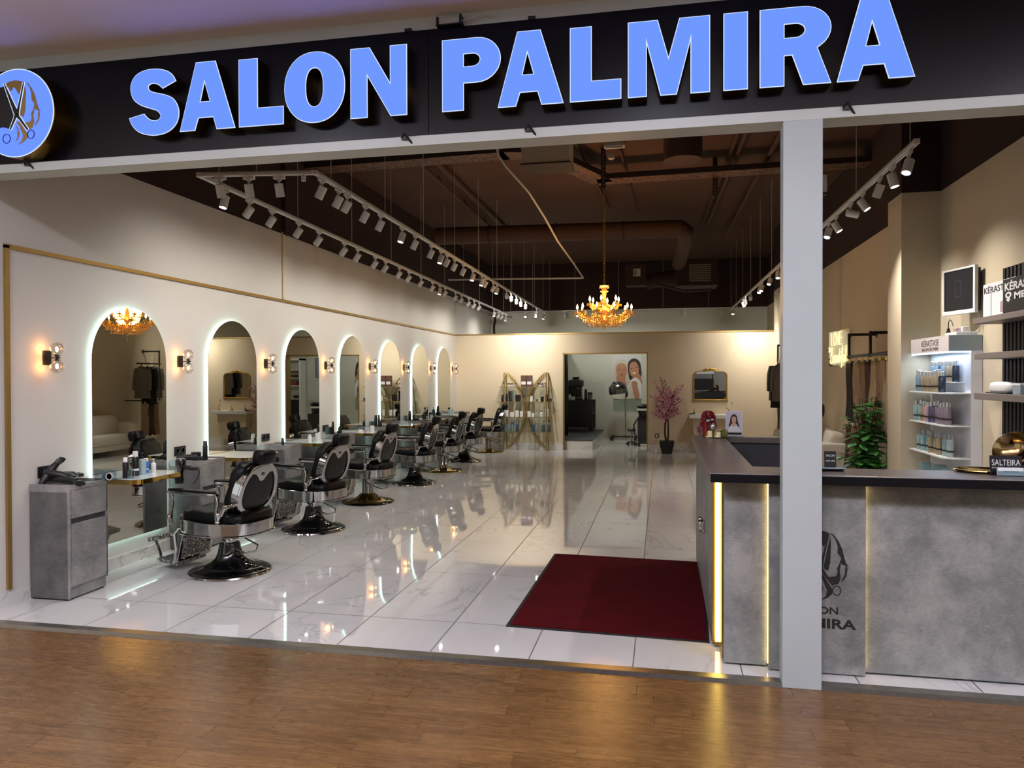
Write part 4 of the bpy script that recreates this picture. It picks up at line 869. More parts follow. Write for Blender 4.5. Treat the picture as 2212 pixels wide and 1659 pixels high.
cup_set(3, [(.10, .07, .12, .034, 'black_satin', '', 'box', 'squat black carton on the fourth side cabinet'), (.12, .16, .19, .018, 'black_satin', 'black_plastic', 'cap', 'tall thin black bottle on the fourth side cabinet'),
            (.2, .22, .16, .026, 'black_plastic', 'dark_grey', 'pump', 'black pump bottle on the fourth side cabinet'), (.16, .28, .05, .03, 'black_gloss', 'black_plastic', 'jar', 'low black jar on the fourth side cabinet'),
            (.38, .50, .045, .03, 'prod_white', 'white_plastic', 'jar', 'low white jar near the mirror on the fourth console shelf'), (.42, .62, .055, .012, 'prod_pink', 'white_plastic', 'cap', 'tiny pale bottle on the fourth console shelf'), (.45, .78, .085, .032, 'prod_white', '', 'cup', 'white cup at the front of the fourth console shelf')])
cup_set(4, [(.08, .06, .10, .03, 'black_satin', '', 'box', 'black carton on the fifth side cabinet'), (.12, .14, .20, .026, 'black_satin', 'black_gloss', 'cap', 'tall black bottle on the fifth side cabinet'), (.18, .2, .13, .024, 'prod_dark', 'silver_foil', 'pump', 'dark pump bottle on the fifth side cabinet'),
            (.14, .28, .11, .022, 'black_plastic', 'black_satin', 'cap', 'short black bottle on the fifth side cabinet'), (.1, .33, .19, .018, 'black_satin', 'black_plastic', 'cap', 'slim black bottle beside the mirror on the fifth cabinet'), (.40, .68, .06, .03, 'prod_clear', '', 'cup', 'frosted cup on the fifth console shelf'), (.42, .78, .045, .022, 'prod_clear', '', 'cup', 'tiny clear cup on the fifth console shelf')])
cup_set(5, [(.08, .06, .11, .03, 'black_satin', '', 'box', 'black carton on the sixth side cabinet'), (.13, .15, .19, .028, 'black_satin', 'black_gloss', 'cap', 'tall black bottle on the sixth side cabinet'), (.18, .22, .12, .02, 'black_plastic', 'black_satin', 'cap', 'slim black bottle on the sixth side cabinet'), (.2, .32, .05, .05, 'black_gloss', 'black_plastic', 'jar', 'low black tub on the sixth side cabinet'),
            (.25, .62, .10, .03, 'prod_dark', '', 'box', 'small dark carton on the sixth console shelf'), (.36, .72, .09, .03, 'prod_clear', 'prod_blue', 'cap', 'pale blue bottle on the sixth console shelf'), (.3, .85, .12, .03, 'dark_grey', 'black_plastic', 'jar', 'grey jar at the far end of the sixth console shelf')])
cup_set(6, [(.10, .07, .20, .032, 'black_satin', 'black_gloss', 'pump', 'black pump bottle on the seventh side cabinet'), (.17, .16, .09, .045, 'black_gloss', '', 'box', 'black box on the seventh side cabinet'), (.14, .24, .21, .03, 'black_satin', 'black_gloss', 'cap', 'tall black bottle on the seventh side cabinet'),
            (.2, .30, .12, .02, 'prod_clear', 'silver_foil', 'cap', 'small clear bottle on the seventh side cabinet'), (.30, .50, .16, .028, 'prod_clear', 'black_plastic', 'cap', 'clear bottle with a black cap on the farthest console shelf'), (.34, .60, .16, .026, 'prod_clear', 'cap_silver', 'pump', 'clear pump bottle on the farthest console shelf')])

# ================================================================= RECEPTION DESK
desk = thing('reception_desk', 'U-shaped grey concrete-look reception desk with a dark worktop behind the white post', 'reception desk', (1.1, 5.6, 0))
D = lambda mb: mb.at((-1.1, -5.6, 0))
ob('front_panel', D(MB()).box(.345, 4.39, .012, .577, 4.45, 1.058), 'concrete_desk', desk, bevel=.002, smooth=False)
lp = ob('logo_panel', D(MB()).box(.583, 4.345, .008, 1.087, 4.37, 1.058), 'concrete_desk', desk, bevel=.002, smooth=False)
ob('front_panel', D(MB()).box(1.093, 4.39, .012, 2.5, 4.45, 1.058), 'concrete_desk', desk, bevel=.002, smooth=False)
ob('front_carcass', D(MB()).box(.36, 4.45, .0, 2.5, 4.72, 1.055), 'desk_inner', desk, smooth=False)
ob('side_panel', D(MB()).box(.30, 4.715, .0, .36, 6.93, 1.058), 'concrete_desk', desk, bevel=.002, smooth=False)
ob('side_carcass', D(MB()).box(.36, 4.72, .0, .50, 6.90, 1.055), 'desk_inner', desk, smooth=False)
ob('rear_panel', D(MB()).box(.36, 6.80, .0, 1.24, 6.93, 1.058), 'desk_inner', desk, smooth=False)
ob('inner_desktop', D(MB()).box(.50, 4.72, .70, 2.5, 5.35, .735).box(.50, 5.35, .70, 1.0, 6.80, .735), 'desk_inner', desk, smooth=False)
wt = [(.255, 4.25), (2.5, 4.25), (2.5, 4.60), (.525, 4.60), (.535, 6.77), (1.25, 6.77), (1.25, 6.95), (.255, 6.95)]
ob('worktop', D(MB()).prism(wt, flat, 1.062, 1.112), 'worktop', desk, bevel=.003, smooth=False)
ob('worktop_edge', D(MB()).box(.262, 4.2465, 1.060, 2.5, 4.251, 1.106), 'worktop_edge', desk, smooth=False)
s = ob('light_strip', D(MB()).box(.318, 4.675, .03, .336, 4.693, 1.055), 'led_warm', desk, smooth=False); ob('strip_channel', D(MB()).box(.30, 4.695, .012, .345, 4.713, 1.055).box(.337, 4.46, .012, .345, 4.70, 1.055).box(.31, 4.668, .006, .342, 4.70, .03), 'brass', desk, smooth=False)
for x in (.5805, 1.0895): ob('light_strip', D(MB()).box(x-.002, 4.372, .03, x+.002, 4.386, 1.05), 'led_edge', desk, smooth=False)
lm = face_to((.843-1.1, 4.3445-5.6, .613))
emblem(lp, face_to((.843-1.1, 4.3440-5.6, .605)), .232, .265, 'ink', 'ink', .0006)
me = fit(text_mesh('SALON', .05, .0006, .022), .205, .040); meobj('lettering', me, 'ink', lp, face_to((.843-1.1, 4.3440-5.6, .356)))
me = fit(text_mesh('PALMIRA', .06, .0006, .03), .392, .054); meobj('lettering', me, 'ink', lp, face_to((.843-1.1, 4.3440-5.6, .284)))
o = ob('socket_bracket', MB().box(-.012, -.03, -.05, 0, .03, .05).tube([(-.02, 0, .045), (-.035, 0, .02), (-.03, 0, -.03), (-.012, 0, -.04)], .01, 8).ball((-.03, 0, .05), .02, 10, 8), 'chrome', loc=(.30, 5.55, .56)); tag(o, 'small chrome hook fitting on the left side of the reception desk', 'hook')
o = ob('entrance_mat', MB().prism([(-1.012, 4.775), (.285, 4.72), (.36, 6.75), (-.98, 6.815)], flat, .0, .006), 'rubber'); tag(o, 'dark red ribbed entrance mat on the marble floor left of the desk', 'mat')
ob('pile', MB().prism([(-.985, 4.80), (.27, 4.745), (.342, 6.725), (-.955, 6.79)], flat, .006, .013), 'mat_red', o, smooth=False)
# things on the worktop
ZW = 1.112
fl = thing('flower_basket', 'red flower arrangement with silver baubles at the far corner of the reception worktop', 'flowers', (.40, 6.84, ZW))
fp = MB(); rr_ = random.Random(5)
def petal_ball(mb, c, r, n, rn, s=.012):
    for k in range(n):
        a, b = rn.uniform(0, 2*PI), math.acos(rn.uniform(-1, 1)); q = r*rn.uniform(.75, 1.08)
        p = Vector((c[0]+q*math.sin(b)*math.cos(a), c[1]+q*math.sin(b)*math.sin(a), c[2]+q*math.cos(b)))
        u = Vector((rn.uniform(-1, 1), rn.uniform(-1, 1), rn.uniform(-1, 1))).normalized(); v = u.cross(Vector((rn.uniform(-1, 1), rn.uniform(-1, 1), 1))).normalized(); w_ = u.cross(v)
        mb.add([tuple(p-u*s), tuple(p+v*s*.7+w_*s*.25), tuple(p+u*s), tuple(p-v*s*.7+w_*s*.25)], [(0, 1, 2, 3)])
petal_ball(fp, (0, 0, .165), .062, 420, rr_); petal_ball(fp, (0, 0, .1), .07, 260, rr_)
ob('red_flowers', fp, 'flower_red', fl, smooth=False)['kind'] = 'stuff'
fp = MB(); petal_ball(fp, (-.05, 0, .06), .05, 160, rr_); ob('mauve_flowers', fp, 'flower_mauve', fl, smooth=False)['kind'] = 'stuff'
ob('silver_bauble', MB().ball((-.005, -.065, .142), .02, 12, 8), 'silver_foil', fl); ob('silver_bauble', MB().ball((.03, -.06, .15), .015, 12, 8), 'silver_foil', fl); ob('heart_bauble', MB().ball((.035, -.06, .085), (.022, .014, .034), 12, 8), 'silver_foil', fl); ob('ribbon', MB().box(-.035, -.078, .02, -.02, -.072, .13), 'red_gloss', fl); ob('basket', MB().lathe([(0, 0), (.045, 0), (.055, .05), (.05, .055), (0, .05)], 18), 'gold_leaf', fl)
tr = ob('tray', MB().lathe([(0, 0), (.10, 0), (.11, .008), (.106, .008), (.098, .004), (0, .004)], 28), 'brass', loc=(.46, 6.70, ZW)); tag(tr, 'small round brass tray holding candles at the far corner of the worktop', 'tray')
for i, (x, y, h) in enumerate(((.405, 6.68, .055), (.475, 6.665, .045))):
    c = thing('candle', ('taller', 'shorter')[i]+' cream pillar candle on the small brass tray', 'candle', (x, y, ZW+.004)); ob('wax', MB().cyl((0, 0, 0), .019, 0, h, 18), 'candle', c); ob('wick', MB().cyl((0, 0, 0), .0015, h, h+.008, 6), 'ink', c)
for i, (x, y) in enumerate(((.385, 6.64), (.455, 6.625))):
    o = ob('pebble', MB().ball((0, 0, .009), (.018, .014, .009), 10, 7), 'candle', loc=(x, y, ZW if i == 0 else ZW+.004)); tag(o, 'white pebble lying in front of the '+('taller', 'shorter')[i]+' candle', 'pebble')
ms = MB(); petal_ball(ms, (0, 0, .03), .035, 200, rr_, .009); o = ob('moss_ball', ms, 'moss', loc=(.525, 6.72, ZW+.006), smooth=False); tag(o, 'tuft of olive dried moss right of the candles', 'dried moss'); 
# framed portrait card
pf = thing('portrait_card', 'white upright card with a portrait of a smiling long-haired woman on the worktop', 'card', (.622, 6.86, ZW))
ob('card', MB().box(-.072, -.004, .0, .072, .004, .225), 'white_card', pf, smooth=False); ob('foot', MB().box(-.075, -.03, 0, .075, .03, .008), 'acrylic', pf)
def flatart(name, pts, m, parent, y, res=5, corners=()):
    me = curve_mesh([lerp_poly(pts, corners, res) if res > 1 else pts], .0003, name); return meobj(name, me, m, parent, face_to((0, y, 0)))
flatart('photo', [(-.066, .035), (.066, .035), (.066, .218), (-.066, .218)], 'paper_photo', pf, -.0045, 1)
flatart('hair', [(-.045, .09), (-.035, .13), (-.028, .17), (-.01, .195), (.01, .195), (.026, .175), (.033, .135), (.045, .085), (.03, .09), (.02, .11), (-.02, .11), (-.03, .085)], 'hair_brown', pf, -.005)
flatart('blouse', [(-.05, .06), (-.03, .092), (0, .098), (.03, .092), (.05, .06), (.05, .045), (-.05, .045)], 'white_card', pf, -.0053)
flatart('face', [(-.017, .165), (-.018, .14), (-.012, .12), (0, .112), (.012, .12), (.018, .14), (.016, .166), (0, .178)], 'skin_pale', pf, -.0058); flatart('neck', [(-.012, .122), (-.014, .095), (0, .088), (.014, .095), (.012, .122)], 'skin_pale', pf, -.0055)
flatart('smile', [(-.008, .130), (0, .126), (.008, .130), (0, .1285)], 'lip', pf, -.0063, 2); flatart('eye', [(-.011, .150), (-.007, .152), (-.004, .150), (-.007, .149)], 'ink', pf, -.0063, 2); flatart('eye', [(.004, .150), (.007, .152), (.011, .150), (.007, .149)], 'ink', pf, -.0063, 2)
flatart('caption_bar', [(-.066, .014), (.066, .014), (.066, .034), (-.066, .034)], 'ink', pf, -.005, 1)
# near worktop
pos = thing('card_stand', 'small black sign card with white print on the worktop right of the white post', 'card', (1.005, 4.70, 1.0)); pos.location = (.952, 4.575, ZW)
ob('card', MB().at((0, 0, 0), (-.12, 0, 0)).box(-.032, -.003, 0, .032, .003, .10), 'black_satin', pos); 
me = fit(text_mesh('SALON', .02, .0004, .01), .046, .012); meobj('lettering', me, 'white_print', pos, face_to((0, .0035, .075), 0, -.12)); me = fit(text_mesh('HAIR CARE', .02, .0004, .01), .05, .009); meobj('lettering', me, 'white_print', pos, face_to((0, .0005, .045), 0, -.12)); ob('foot', MB().box(-.036, -.02, 0, .036, .02, .004), 'black_satin', pos)
ct_ = thing('card_terminal', 'flat grey leaflet holder on the worktop right of the white post', 'holder', (.92, 4.47, ZW)); ob('case', MB().at((0, 0, 0), (-.25, 0, .05)).box(-.09, -.05, .004, .085, .055, .012), 'display_blue', ct_, bevel=.003); ob('print', MB().at((0, 0, 0), (-.25, 0, .05)).box(-.02, -.02, .0125, -.005, .01, .013).box(.025, -.01, .0125, .04, .015, .013), 'white_print', ct_); ob('prop', MB().box(-.05, .02, 0, .05, .04, .012), 'display_blue', ct_)
sc = thing('sign_card', 'black counter card with pale capital lettering at the right end of the worktop', 'card', (1.812, 4.44, ZW))
ob('card', MB().at((0, 0, 0), (-.10, 0, 0)).box(-.078, -.003, .0, .078, .003, .105), 'black_satin', sc); ob('foot', MB().box(-.078, -.003, 0, .078, .045, .004), 'black_satin', sc)
me = fit(text_mesh('SALTEIRA', .03, .0004, 0), .138, .032); meobj('lettering', me, 'white_print', sc, face_to((0, .0030, .068), 0, -.10)); me = fit(text_mesh('BALAYAGE  COLORISTA', .02, .0004, 0), .138, .008); meobj('lettering', me, 'white_print', sc, face_to((0, .0005, .040), 0, -.10))
bc = thing('business_card_holder', 'clear holder of white business cards in front of the black counter card', 'holder', (1.815, 4.40, ZW)); ob('holder', MB().box(-.066, -.012, 0, .066, .012, .004).box(-.066, -.014, 0, .066, -.012, .03), 'acrylic', bc); ob('cards', MB().at((0, 0, 0), (-.1, 0, 0)).box(-.062, -.008, .004, .062, .006, .045), 'white_card', bc); me = fit(text_mesh('salon palmira', .02, .0003, 0), .07, .009); meobj('lettering', me, 'ink_grey', bc, face_to((0, -.0068, .025), 0, -.1))
bt_ = ob('brass_tray', MB().lathe([(0, .0), (.115, 0), (.14, .012), (.138, .016), (.112, .005), (0, .005)], 36), 'gold', loc=(1.74, 4.57, ZW)); bt_.scale = (1, .8, 1); tag(bt_, 'flat oval brass tray lying on the worktop behind the black card', 'tray')
bw = thing('brass_bowl', 'large polished brass bowl propped on its side behind the black counter card', 'bowl', (1.965, 4.70, ZW)); 
ob('bowl', MB().at((0, 0, .105), (.75, -.95, 0)).lathe([(0, -.05), (.05, -.045), (.085, -.02), (.108, .02), (.112, .022), (.108, .027), (.082, -.012), (.046, -.036), (0, -.04)], 40), 'bronze', bw); ob('stand', MB().box(-.02, .0, .0, .08, .05, .03), 'black_satin', bw)

# ================================================================= DISPLAY STAND WITH HAIR PRODUCTS
ds = thing('display_stand', 'white lit product display stand with glass shelves beside the pilaster', 'display stand', (2.5, 7.35, 0))
S_ = lambda mb: mb.at((-2.5, -7.35, 0))
ob('back_panel', S_(MB()).box(2.541, 6.885, .1, XR-.003, 7.845, 1.86), 'display_white', ds, smooth=False)
hb = ob('header', S_(MB()).box(2.37, 6.885, 1.855, XR-.003, 7.85, 1.99), 'display_blue', ds, bevel=.003, smooth=False); ob('header_face', S_(MB()).box(2.366, 6.883, 1.855, 2.370, 7.852, 1.992), 'display_pink', ds, smooth=False)
for txt, w_, h_, z, b in (('KÉRASTASE', .44, .07, 1.945, .0), ('SALON DE PARIS', .42, .028, 1.884, .02)):
    me = fit(text_mesh(txt, .05, .0005, b), w_, h_); meobj('lettering', me, 'ink', hb, Matrix.Translation((2.3655-2.5, 7.33-7.35, z)) @ Matrix.Rotation(-PI/2, 4, 'Z') @ Matrix.Rotation(PI/2, 4, 'X'))
ob('light_bar', S_(MB()).box(2.372, 6.887, 1.842, 2.39, 7.845, 1.854).box(2.39, 6.887, 1.842, XR-.01, 6.90, 1.854), 'led_cool', ds, smooth=False)
ob('base', S_(MB()).box(2.33, 6.9, 0, XR-.003, 7.845, .1), 'display_white', ds, smooth=False)
SHZ = [1.49, 1.212, .938, .66]
for z in SHZ: ob('glass_shelf', S_(MB()).prism([(2.541, 6.885), (2.541, 7.82), (2.36, 7.82), (2.337, 7.80), (2.337, 6.96), (2.40, 6.885)], flat, z, z+.01), 'white_satin', ds, smooth=False)
ob('upper_ledge', S_(MB()).box(2.46, 7.02, 1.585, 2.541, 7.7, 1.592), 'white_satin', ds, smooth=False)
light('display_light', 'AREA', (2.44, 7.35, 1.835), 2.2, '#cfe4ff', shape='RECTANGLE', size=.1, size_y=.85)
rowdef = [('upper ledge', 1.592, 2.50, 7.10, 7.62, ['prod_navy', 'prod_tan', 'prod_tan', 'prod_blue', 'prod_blue_dark', 'prod_blue', 'prod_blue'], .185, .028),
          ('top shelf', 1.50, 2.40, 7.14, 7.72, ['prod_navy', 'prod_tan', 'prod_tan', 'prod_tan', 'prod_tan', 'prod_tan', 'prod_blue', 'prod_blue'], .195, .03),
          ('middle shelf', 1.222, 2.40, 6.99, 7.76, ['prod_mauve', 'prod_mauve', 'prod_mauve', 'prod_mauve', 'prod_violet', 'prod_violet', 'prod_pink', 'prod_pink', 'prod_tan', 'prod_teal', 'prod_teal'], .195, .029),
          ('lower shelf', .948, 2.41, 6.98, 7.70, ['prod_clear', 'prod_teal', 'prod_tan', 'prod_tan', 'prod_tan', 'prod_teal', 'prod_teal', 'prod_teal'], .195, .029)]
CN = {'prod_navy': 'navy', 'prod_tan': 'tan', 'prod_blue': 'blue-grey', 'prod_blue_dark': 'dark blue', 'prod_mauve': 'mauve', 'prod_violet': 'violet', 'prod_pink': 'pink', 'prod_teal': 'pale teal', 'prod_clear': 'clear'}
rb = random.Random(11)
for nm, z, x, y0, y1, ms_, h, r in rowdef:
    n = len(ms_)
    for i, m_ in enumerate(ms_):
        bottle('shampoo_bottle', f'{CN[m_]} silver-capped bottle, {ORD[n-1-i]} from the left on the {nm} of the display stand', 'bottle', (x+rb.uniform(-.008, .008), y0+(y1-y0)*i/(n-1), z), h*rb.uniform(.94, 1.04), r, m_, 'cap_silver', 'cap', f'bottles on the {nm} of the display stand', band='ink')
for i, (x, y) in enumerate(((2.42, 7.1), (2.46, 7.35), (2.40, 7.55))):
    bottle('product_carton', f'teal carton, {ORD[2-i]} from the left on the bottom shelf of the display stand', 'carton', (x, y, .67), .17, .045, 'prod_teal', kind='box', group='cartons on the bottom display shelf')
# odds and ends on top of the stand
r_ = thing('router', 'white router box with cables on top of the display stand', 'router', (2.5, 7.02, 1.992)); ob('case', MB().box(-.06, -.1, 0, .1, .17, .028), 'white_plastic', r_, bevel=.004); ob('plug', MB().box(.0, -.06, .028, .05, -.02, .075), 'white_plastic', r_, bevel=.008); ob('cable', MB().tube(bez((.03, -.03, .07), (-.05, -.05, .02), (.02, .05, .05), (-.03, .1, .03)), .004, 6), 'wire_white', r_); ob('pink_box', MB().box(-.03, 0, .028, .04, .06, .06), 'prod_pink', r_)
l_ = thing('gooseneck_clip', 'little black gooseneck clip lamp on top of the display stand', 'lamp', (2.46, 7.26, 1.992+.028)); ob('base', MB().lathe([(0, 0), (.022, 0), (.012, .025), (.012, .04), (0, .04)], 12), 'black_plastic', l_); ob('neck', MB().tube([(0, 0, .04), (0, .0, .09), (.0, -.03, .115), (0, -.07, .1), (0, -.11, .055)], .004, 6), 'black_plastic', l_)
l_.location = (2.46, 7.16, 2.02)
# ================================================================= MONITOR, WALL SHELVES, SLATS
tv = thing('wall_monitor', 'white-framed square monitor on a wall arm above the display stand', 'monitor', (2.525, 7.06, 2.375)); an = math.atan2(-.4, .106)
T_ = lambda mb: mb.at((0, 0, 0), (0, 0, an))
ob('bezel', T_(MB()).ring([(-.215, -.2), (.215, -.2), (.215, .2), (-.215, .2)], [(-.19, -.165), (.19, -.165), (.19, .182), (-.19, .182)], lambda a, b, d: (a, d, b), -.03, .0), 'white_plastic', tv, bevel=.003, smooth=False)
ob('screen', T_(MB()).box(-.191, -.022, -.166, .191, -.005, .183), 'screen', tv, smooth=False); ob('rear_shell', T_(MB()).box(-.2, 0, -.18, .2, .035, .18), 'black_plastic', tv, bevel=.006)
ob('menu_box', T_(MB()).ring([(-.045, -.05), (.03, -.05), (.03, .09), (-.045, .09)], [(-.043, -.048), (.028, -.048), (.028, .088), (-.043, .088)], lambda a, b, d: (a, d, b), -.0235, -.0222), 'ink_grey', tv, smooth=False)
ob('arm', MB().tube([(.02, .0, 0), (.08, .05, 0), (XR-2.525, .06, 0)], .014, 8).box(XR-2.525-.012, 0, -.07, XR-2.525, .12, .07), 'black_plastic', tv); ob('cable', MB().tube(bez((.06, -.1, -.15), (.09, -.18, -.2), (.1, -.2, -.28), (.08, -.15, -.36)), .006, 6), 'wire_white', tv)
for nm, z0, z1, ye, x0 in (('top', 2.054, 2.098, 6.53, 2.42), ('middle', 1.775, 1.822, 6.50, 2.42), ('bottom', 1.461, 1.511, 6.50, 2.42)):
    o = ob('wall_shelf', MB().box(x0, 5.2, z0, XR, ye, z1), 'shelf_grey', bevel=.003, smooth=False); tag(o, f'{nm} grey floating shelf on the black slatted right wall', 'shelf', 'grey floating shelves on the right wall')
sp = thing('slat_panel', 'black vertical slat panel on the right wall behind the floating shelves', 'wall panel', (XR-.002, 5.6, .9)); ob('backing', MB().box(-.008, -.5, 0, 0, .87, 1.58), 'black_matte', sp, smooth=False)
sl = MB()
for k in range(22): sl.box(-.028, -.49+k*.062, 0, -.008, -.455+k*.062, 1.58)
ob('slats', sl, 'slat_black', sp, smooth=False)
def shelf_card(name, label, y0, y1, z, h, x, m, txts, tm, depth=.012, cat='display card'):
    t = thing(name, label, cat, (x, (y0+y1)/2, z)); w_ = (y1-y0)/2
    ob('board', MB().box(0, -w_, 0, depth, w_, h), m, t, smooth=False)
    for tx, ww, hh, zz, oy, b in txts:
        me = fit(text_mesh(tx, .05, .0006, b), ww, hh); meobj('lettering', me, tm, t, Matrix.Translation((-.001, oy, zz)) @ Matrix.Rotation(-PI/2, 4, 'Z') @ Matrix.Rotation(PI/2, 4, 'X'))
    return t
ZS = 2.098
shelf_card('brand_board', 'black board with white lettering at the front of the top wall shelf', 5.37, 6.035, ZS, .245, 2.435, 'black_matte', [('KÉRASTASE', .60, .072, .195, 0, .02), ('♀MEC', .40, .07, .115, .09, .03)], 'white_print')
g = shelf_card('gift_box', 'white gift box with dark lettering on the top wall shelf left of the black board', 5.90, 6.44, ZS, .255, 2.46, 'white_card', [('KÉRASTASE', .50, .06, .21, 0, .01)], 'ink', .05)
ob('flower_print', MB().box(-.001, -.13, .02, 0, -.03, .10), 'prod_pink', g, smooth=False); ob('side_stripe', MB().box(-.001, .12, 0, 0, .135, .19), 'display_blue', g, smooth=False)
g = shelf_card('photo_card', 'grey photo card in a clear stand at the left end of the top wall shelf', 6.42, 6.52, ZS, .24, 2.52, 'display_blue', [], 'ink'); ob('photo', MB().box(-.001, -.04, .05, 0, .02, .2), 'dark_grey', g, smooth=False)
o = thing('card_machine', 'white and black card reader lying on the bottom wall shelf', 'card reader', (2.53, 6.24, 1.511)); ob('base', MB().box(-.06, -.19, 0, .07, .18, .012), 'black_plastic', o, bevel=.004); ob('cover', MB().cushion((0, 0, .045), (.12, .34, .09), .6), 'white_plastic', o)
o = thing('small_box', 'small grey box at the right edge on the bottom wall shelf', 'box', (2.50, 5.90, 1.511)); ob('case', MB().box(-.03, -.06, 0, .05, .06, .08), 'display_blue', o, bevel=.003); ob('lid', MB().box(-.032, -.062, .065, .052, .062, .082), 'white_plastic', o)
# ================================================================= NEON, RACKS, PLANT, SOFA ON THE RIGHT WALL
ne = thing('neon_sign', 'warm yellow neon script sign on the right wall past the white post', 'neon sign', (2.60, 11.93, 2.06))
ob('backing_plate', MB().box(-.004, -.66, -.27, .0, .66, .27), 'clear_glass', ne, smooth=False)
NG = {'L': (.55, [[(0, 1), (0, 0), (.5, 0)]]), 'O': (.75, [[(.32+.3*math.cos(q*PI/8), .5+.5*math.sin(q*PI/8)) for q in range(17)]]), 'V': (.7, [[(0, 1), (.3, 0), (.6, 1)]]), 'E': (.6, [[(.5, 1), (0, 1), (0, 0), (.5, 0)], [(0, .52), (.42, .52)]])}
CG = {'B': (.72, [[(.0, .0), (.12, 1.0)], [(-.05, .85), (.15, 1.02), (.5, .95), (.52, .7), (.15, .52), (.55, .45), (.56, .12), (.25, -.03), (0, .05)]]), 'e': (.42, [[(0, .2), (.3, .32), (.25, .5), (.08, .45), (.05, .12), (.2, 0), (.42, .15)]]), 'a': (.5, [[(.35, .45), (.12, .5), (.02, .2), (.15, 0), (.32, .25), (.36, .45), (.34, .1), (.5, .1)]]), 'u': (.5, [[(0, .5), (.03, .1), (.18, .0), (.32, .2), (.36, .5), (.34, .08), (.5, .1)]]), 't': (.38, [[(.2, .9), (.1, .2), (.2, 0), (.38, .12)], [(0, .58), (.4, .62)]]), 'i': (.25, [[(.05, .48), (.06, .1), (.25, .08)], [(.08, .66), (.1, .7)]]), 'f': (.42, [[(.05, .2), (.3, .85), (.22, 1.05), (.12, .7), (.06, -.3), (.16, -.25), (.2, .1), (.42, .15)]]), 'l': (.32, [[(.0, .15), (.22, .85), (.16, 1.05), (.06, .7), (.08, .08), (.3, .1)]])}
def neon_word(word, G, w_, h_, y, z, rad, shear=0):
    tot = sum(G[c][0] for c in word); x = 0
    for c in word:
        mb = MB()
        for st in G[c][1]:
            P3 = [(-.016, y+w_/2-(x+a+shear*b)*w_/tot, z-h_/2+b*h_) for a, b in st]; mb.tube(P3, rad, 6)
        ob('neon_tube', mb, 'neon', ne); x += G[c][0]
neon_word('LOVE', NG, .70, .19, .08, .15, .0065); neon_word('Beautiful', CG, 1.02, .24, -.02, -.10, .006, .12)
ob('heart_tip', MB().tube([(-.016, .60, -.04), (-.016, .56, -.01), (-.016, .60, .03)], .01, 6).tube([(-.016, .56, -.01), (-.016, .48, -.03)], .008, 6), 'neon', ne)
ob('hanging_wire', MB().tube([(-.002, .0, .27), (-.002, .0, 1.36)], .003, 5), 'wire_white', ne)
def garment_rack(label, x, y0, y1, zbar, zlow, brackets):
    t = thing('clothes_rack', label, 'rack', (x, y0, 0)); P = lambda a, y, z: (a-x, y-y0, z)
    ob('upper_bar', MB().tube([P(x, y0, zbar), P(x, y1, zbar)], .017, 10), 'black_satin', t); ob('lower_bar', MB().tube([P(x, y0+.1, zlow), P(x, y1, zlow)], .015, 10), 'black_satin', t)
    for (y, z) in brackets:
        ob('pipe_bracket', MB().tube([P(x, y, zbar), P(x, y, z-.03), P(x+.03, y, z), P(XR-.01, y, z)], .017, 10).at(P(XR, y, z), (0, PI/2, 0)).lathe([(.045, -.012), (.045, 0), (0, 0)], 16), 'black_satin', t)
        ob('pipe_joint', MB().ball(P(x, y, zbar), .026, 10, 8).ball(P(x+.005, y, z-.005), .025, 10, 8), 'black_satin', t)
    ob('upright', MB().tube([P(x, y1-.05, zbar), P(x, y1-.05, zlow)], .013, 8).tube([P(x, y0+.15, zbar), P(x, y0+.15, zlow)], .013, 8).tube([P(x, y1-.05, zlow), P(XR, y1-.05, zlow)], .012, 8).tube([P(x, y0+.15, zlow), P(XR, y0+.15, zlow)], .012, 8), 'black_satin', t)
garment_rack('black pipe rack of hair extensions on the right wall behind the green plant', 2.31, 8.32, 10.08, 1.885, 1.085, [(10.05, 2.165), (9.07, 2.135)])
def drape(mb, w_, h, n, seed, flare=1.15, amp=.02):
    r = random.Random(seed); ph = [r.uniform(0, 6) for _ in range(4)]
    def f(u, v):
        k = 1+(flare-1)*v; y = (u-.5)*w_*k
        x = amp*(.6+.6*v)*math.sin(u*n*PI+ph[0]+.8*math.sin(v*2+ph[1]))+.01*math.sin(v*5+ph[2]); return (x, y, -h*v*(1-.04*math.sin(u*9+ph[3])))
    return mb.grid(int(max(14, n*4)), 10, f)
def weft(label, y, ztop, w_, h, m, seed, x=2.31, group=None, tagm='tag_yellow', cat='hair extension', name='hair_weft'):
    t = thing(name, label, cat, (x, y, ztop), 0, group)
    ob('hook', MB().tube([(0, 0, 0), (.0, 0, .02), (.012, 0, .03), (.018, 0, .018)], .003, 6).tube([(0, 0, 0), (0, 0, -.03)], .003, 6), 'chrome', t)
    ob('clip_bar', MB().box(-.012, -w_*.48, -.05, .012, w_*.48, -.03), 'black_satin', t); ob('price_tag', MB().box(-.016, -w_*.2, -.048, -.012, w_*.12, -.004), tagm, t)
    ob('strands', drape(MB().at((0, 0, -.05)), w_, h, 7, seed), m, t, solid=.018)
    return t
U = [('weft_black', 9.98, .30, .70, 'black'), ('weft_beige', 9.66, .26, .78, 'beige'), ('weft_tan', 9.38, .22, .82, 'tan'), ('weft_brown', 9.15, .20, .80, 'dark brown'), ('weft_blond', 8.9, .24, .80, 'blond'), ('weft_tan', 8.65, .22, .8, 'golden tan'), ('weft_beige', 8.42, .2, .78, 'pale beige')]
for i, (m_, y, w_, h, nm) in enumerate(U): weft(f'{nm} hair extension on the upper bar, {ORD[i]} from the left, behind the plant', y, 1.86, w_, h, m_, i+20, group='hair extensions on the upper bar')
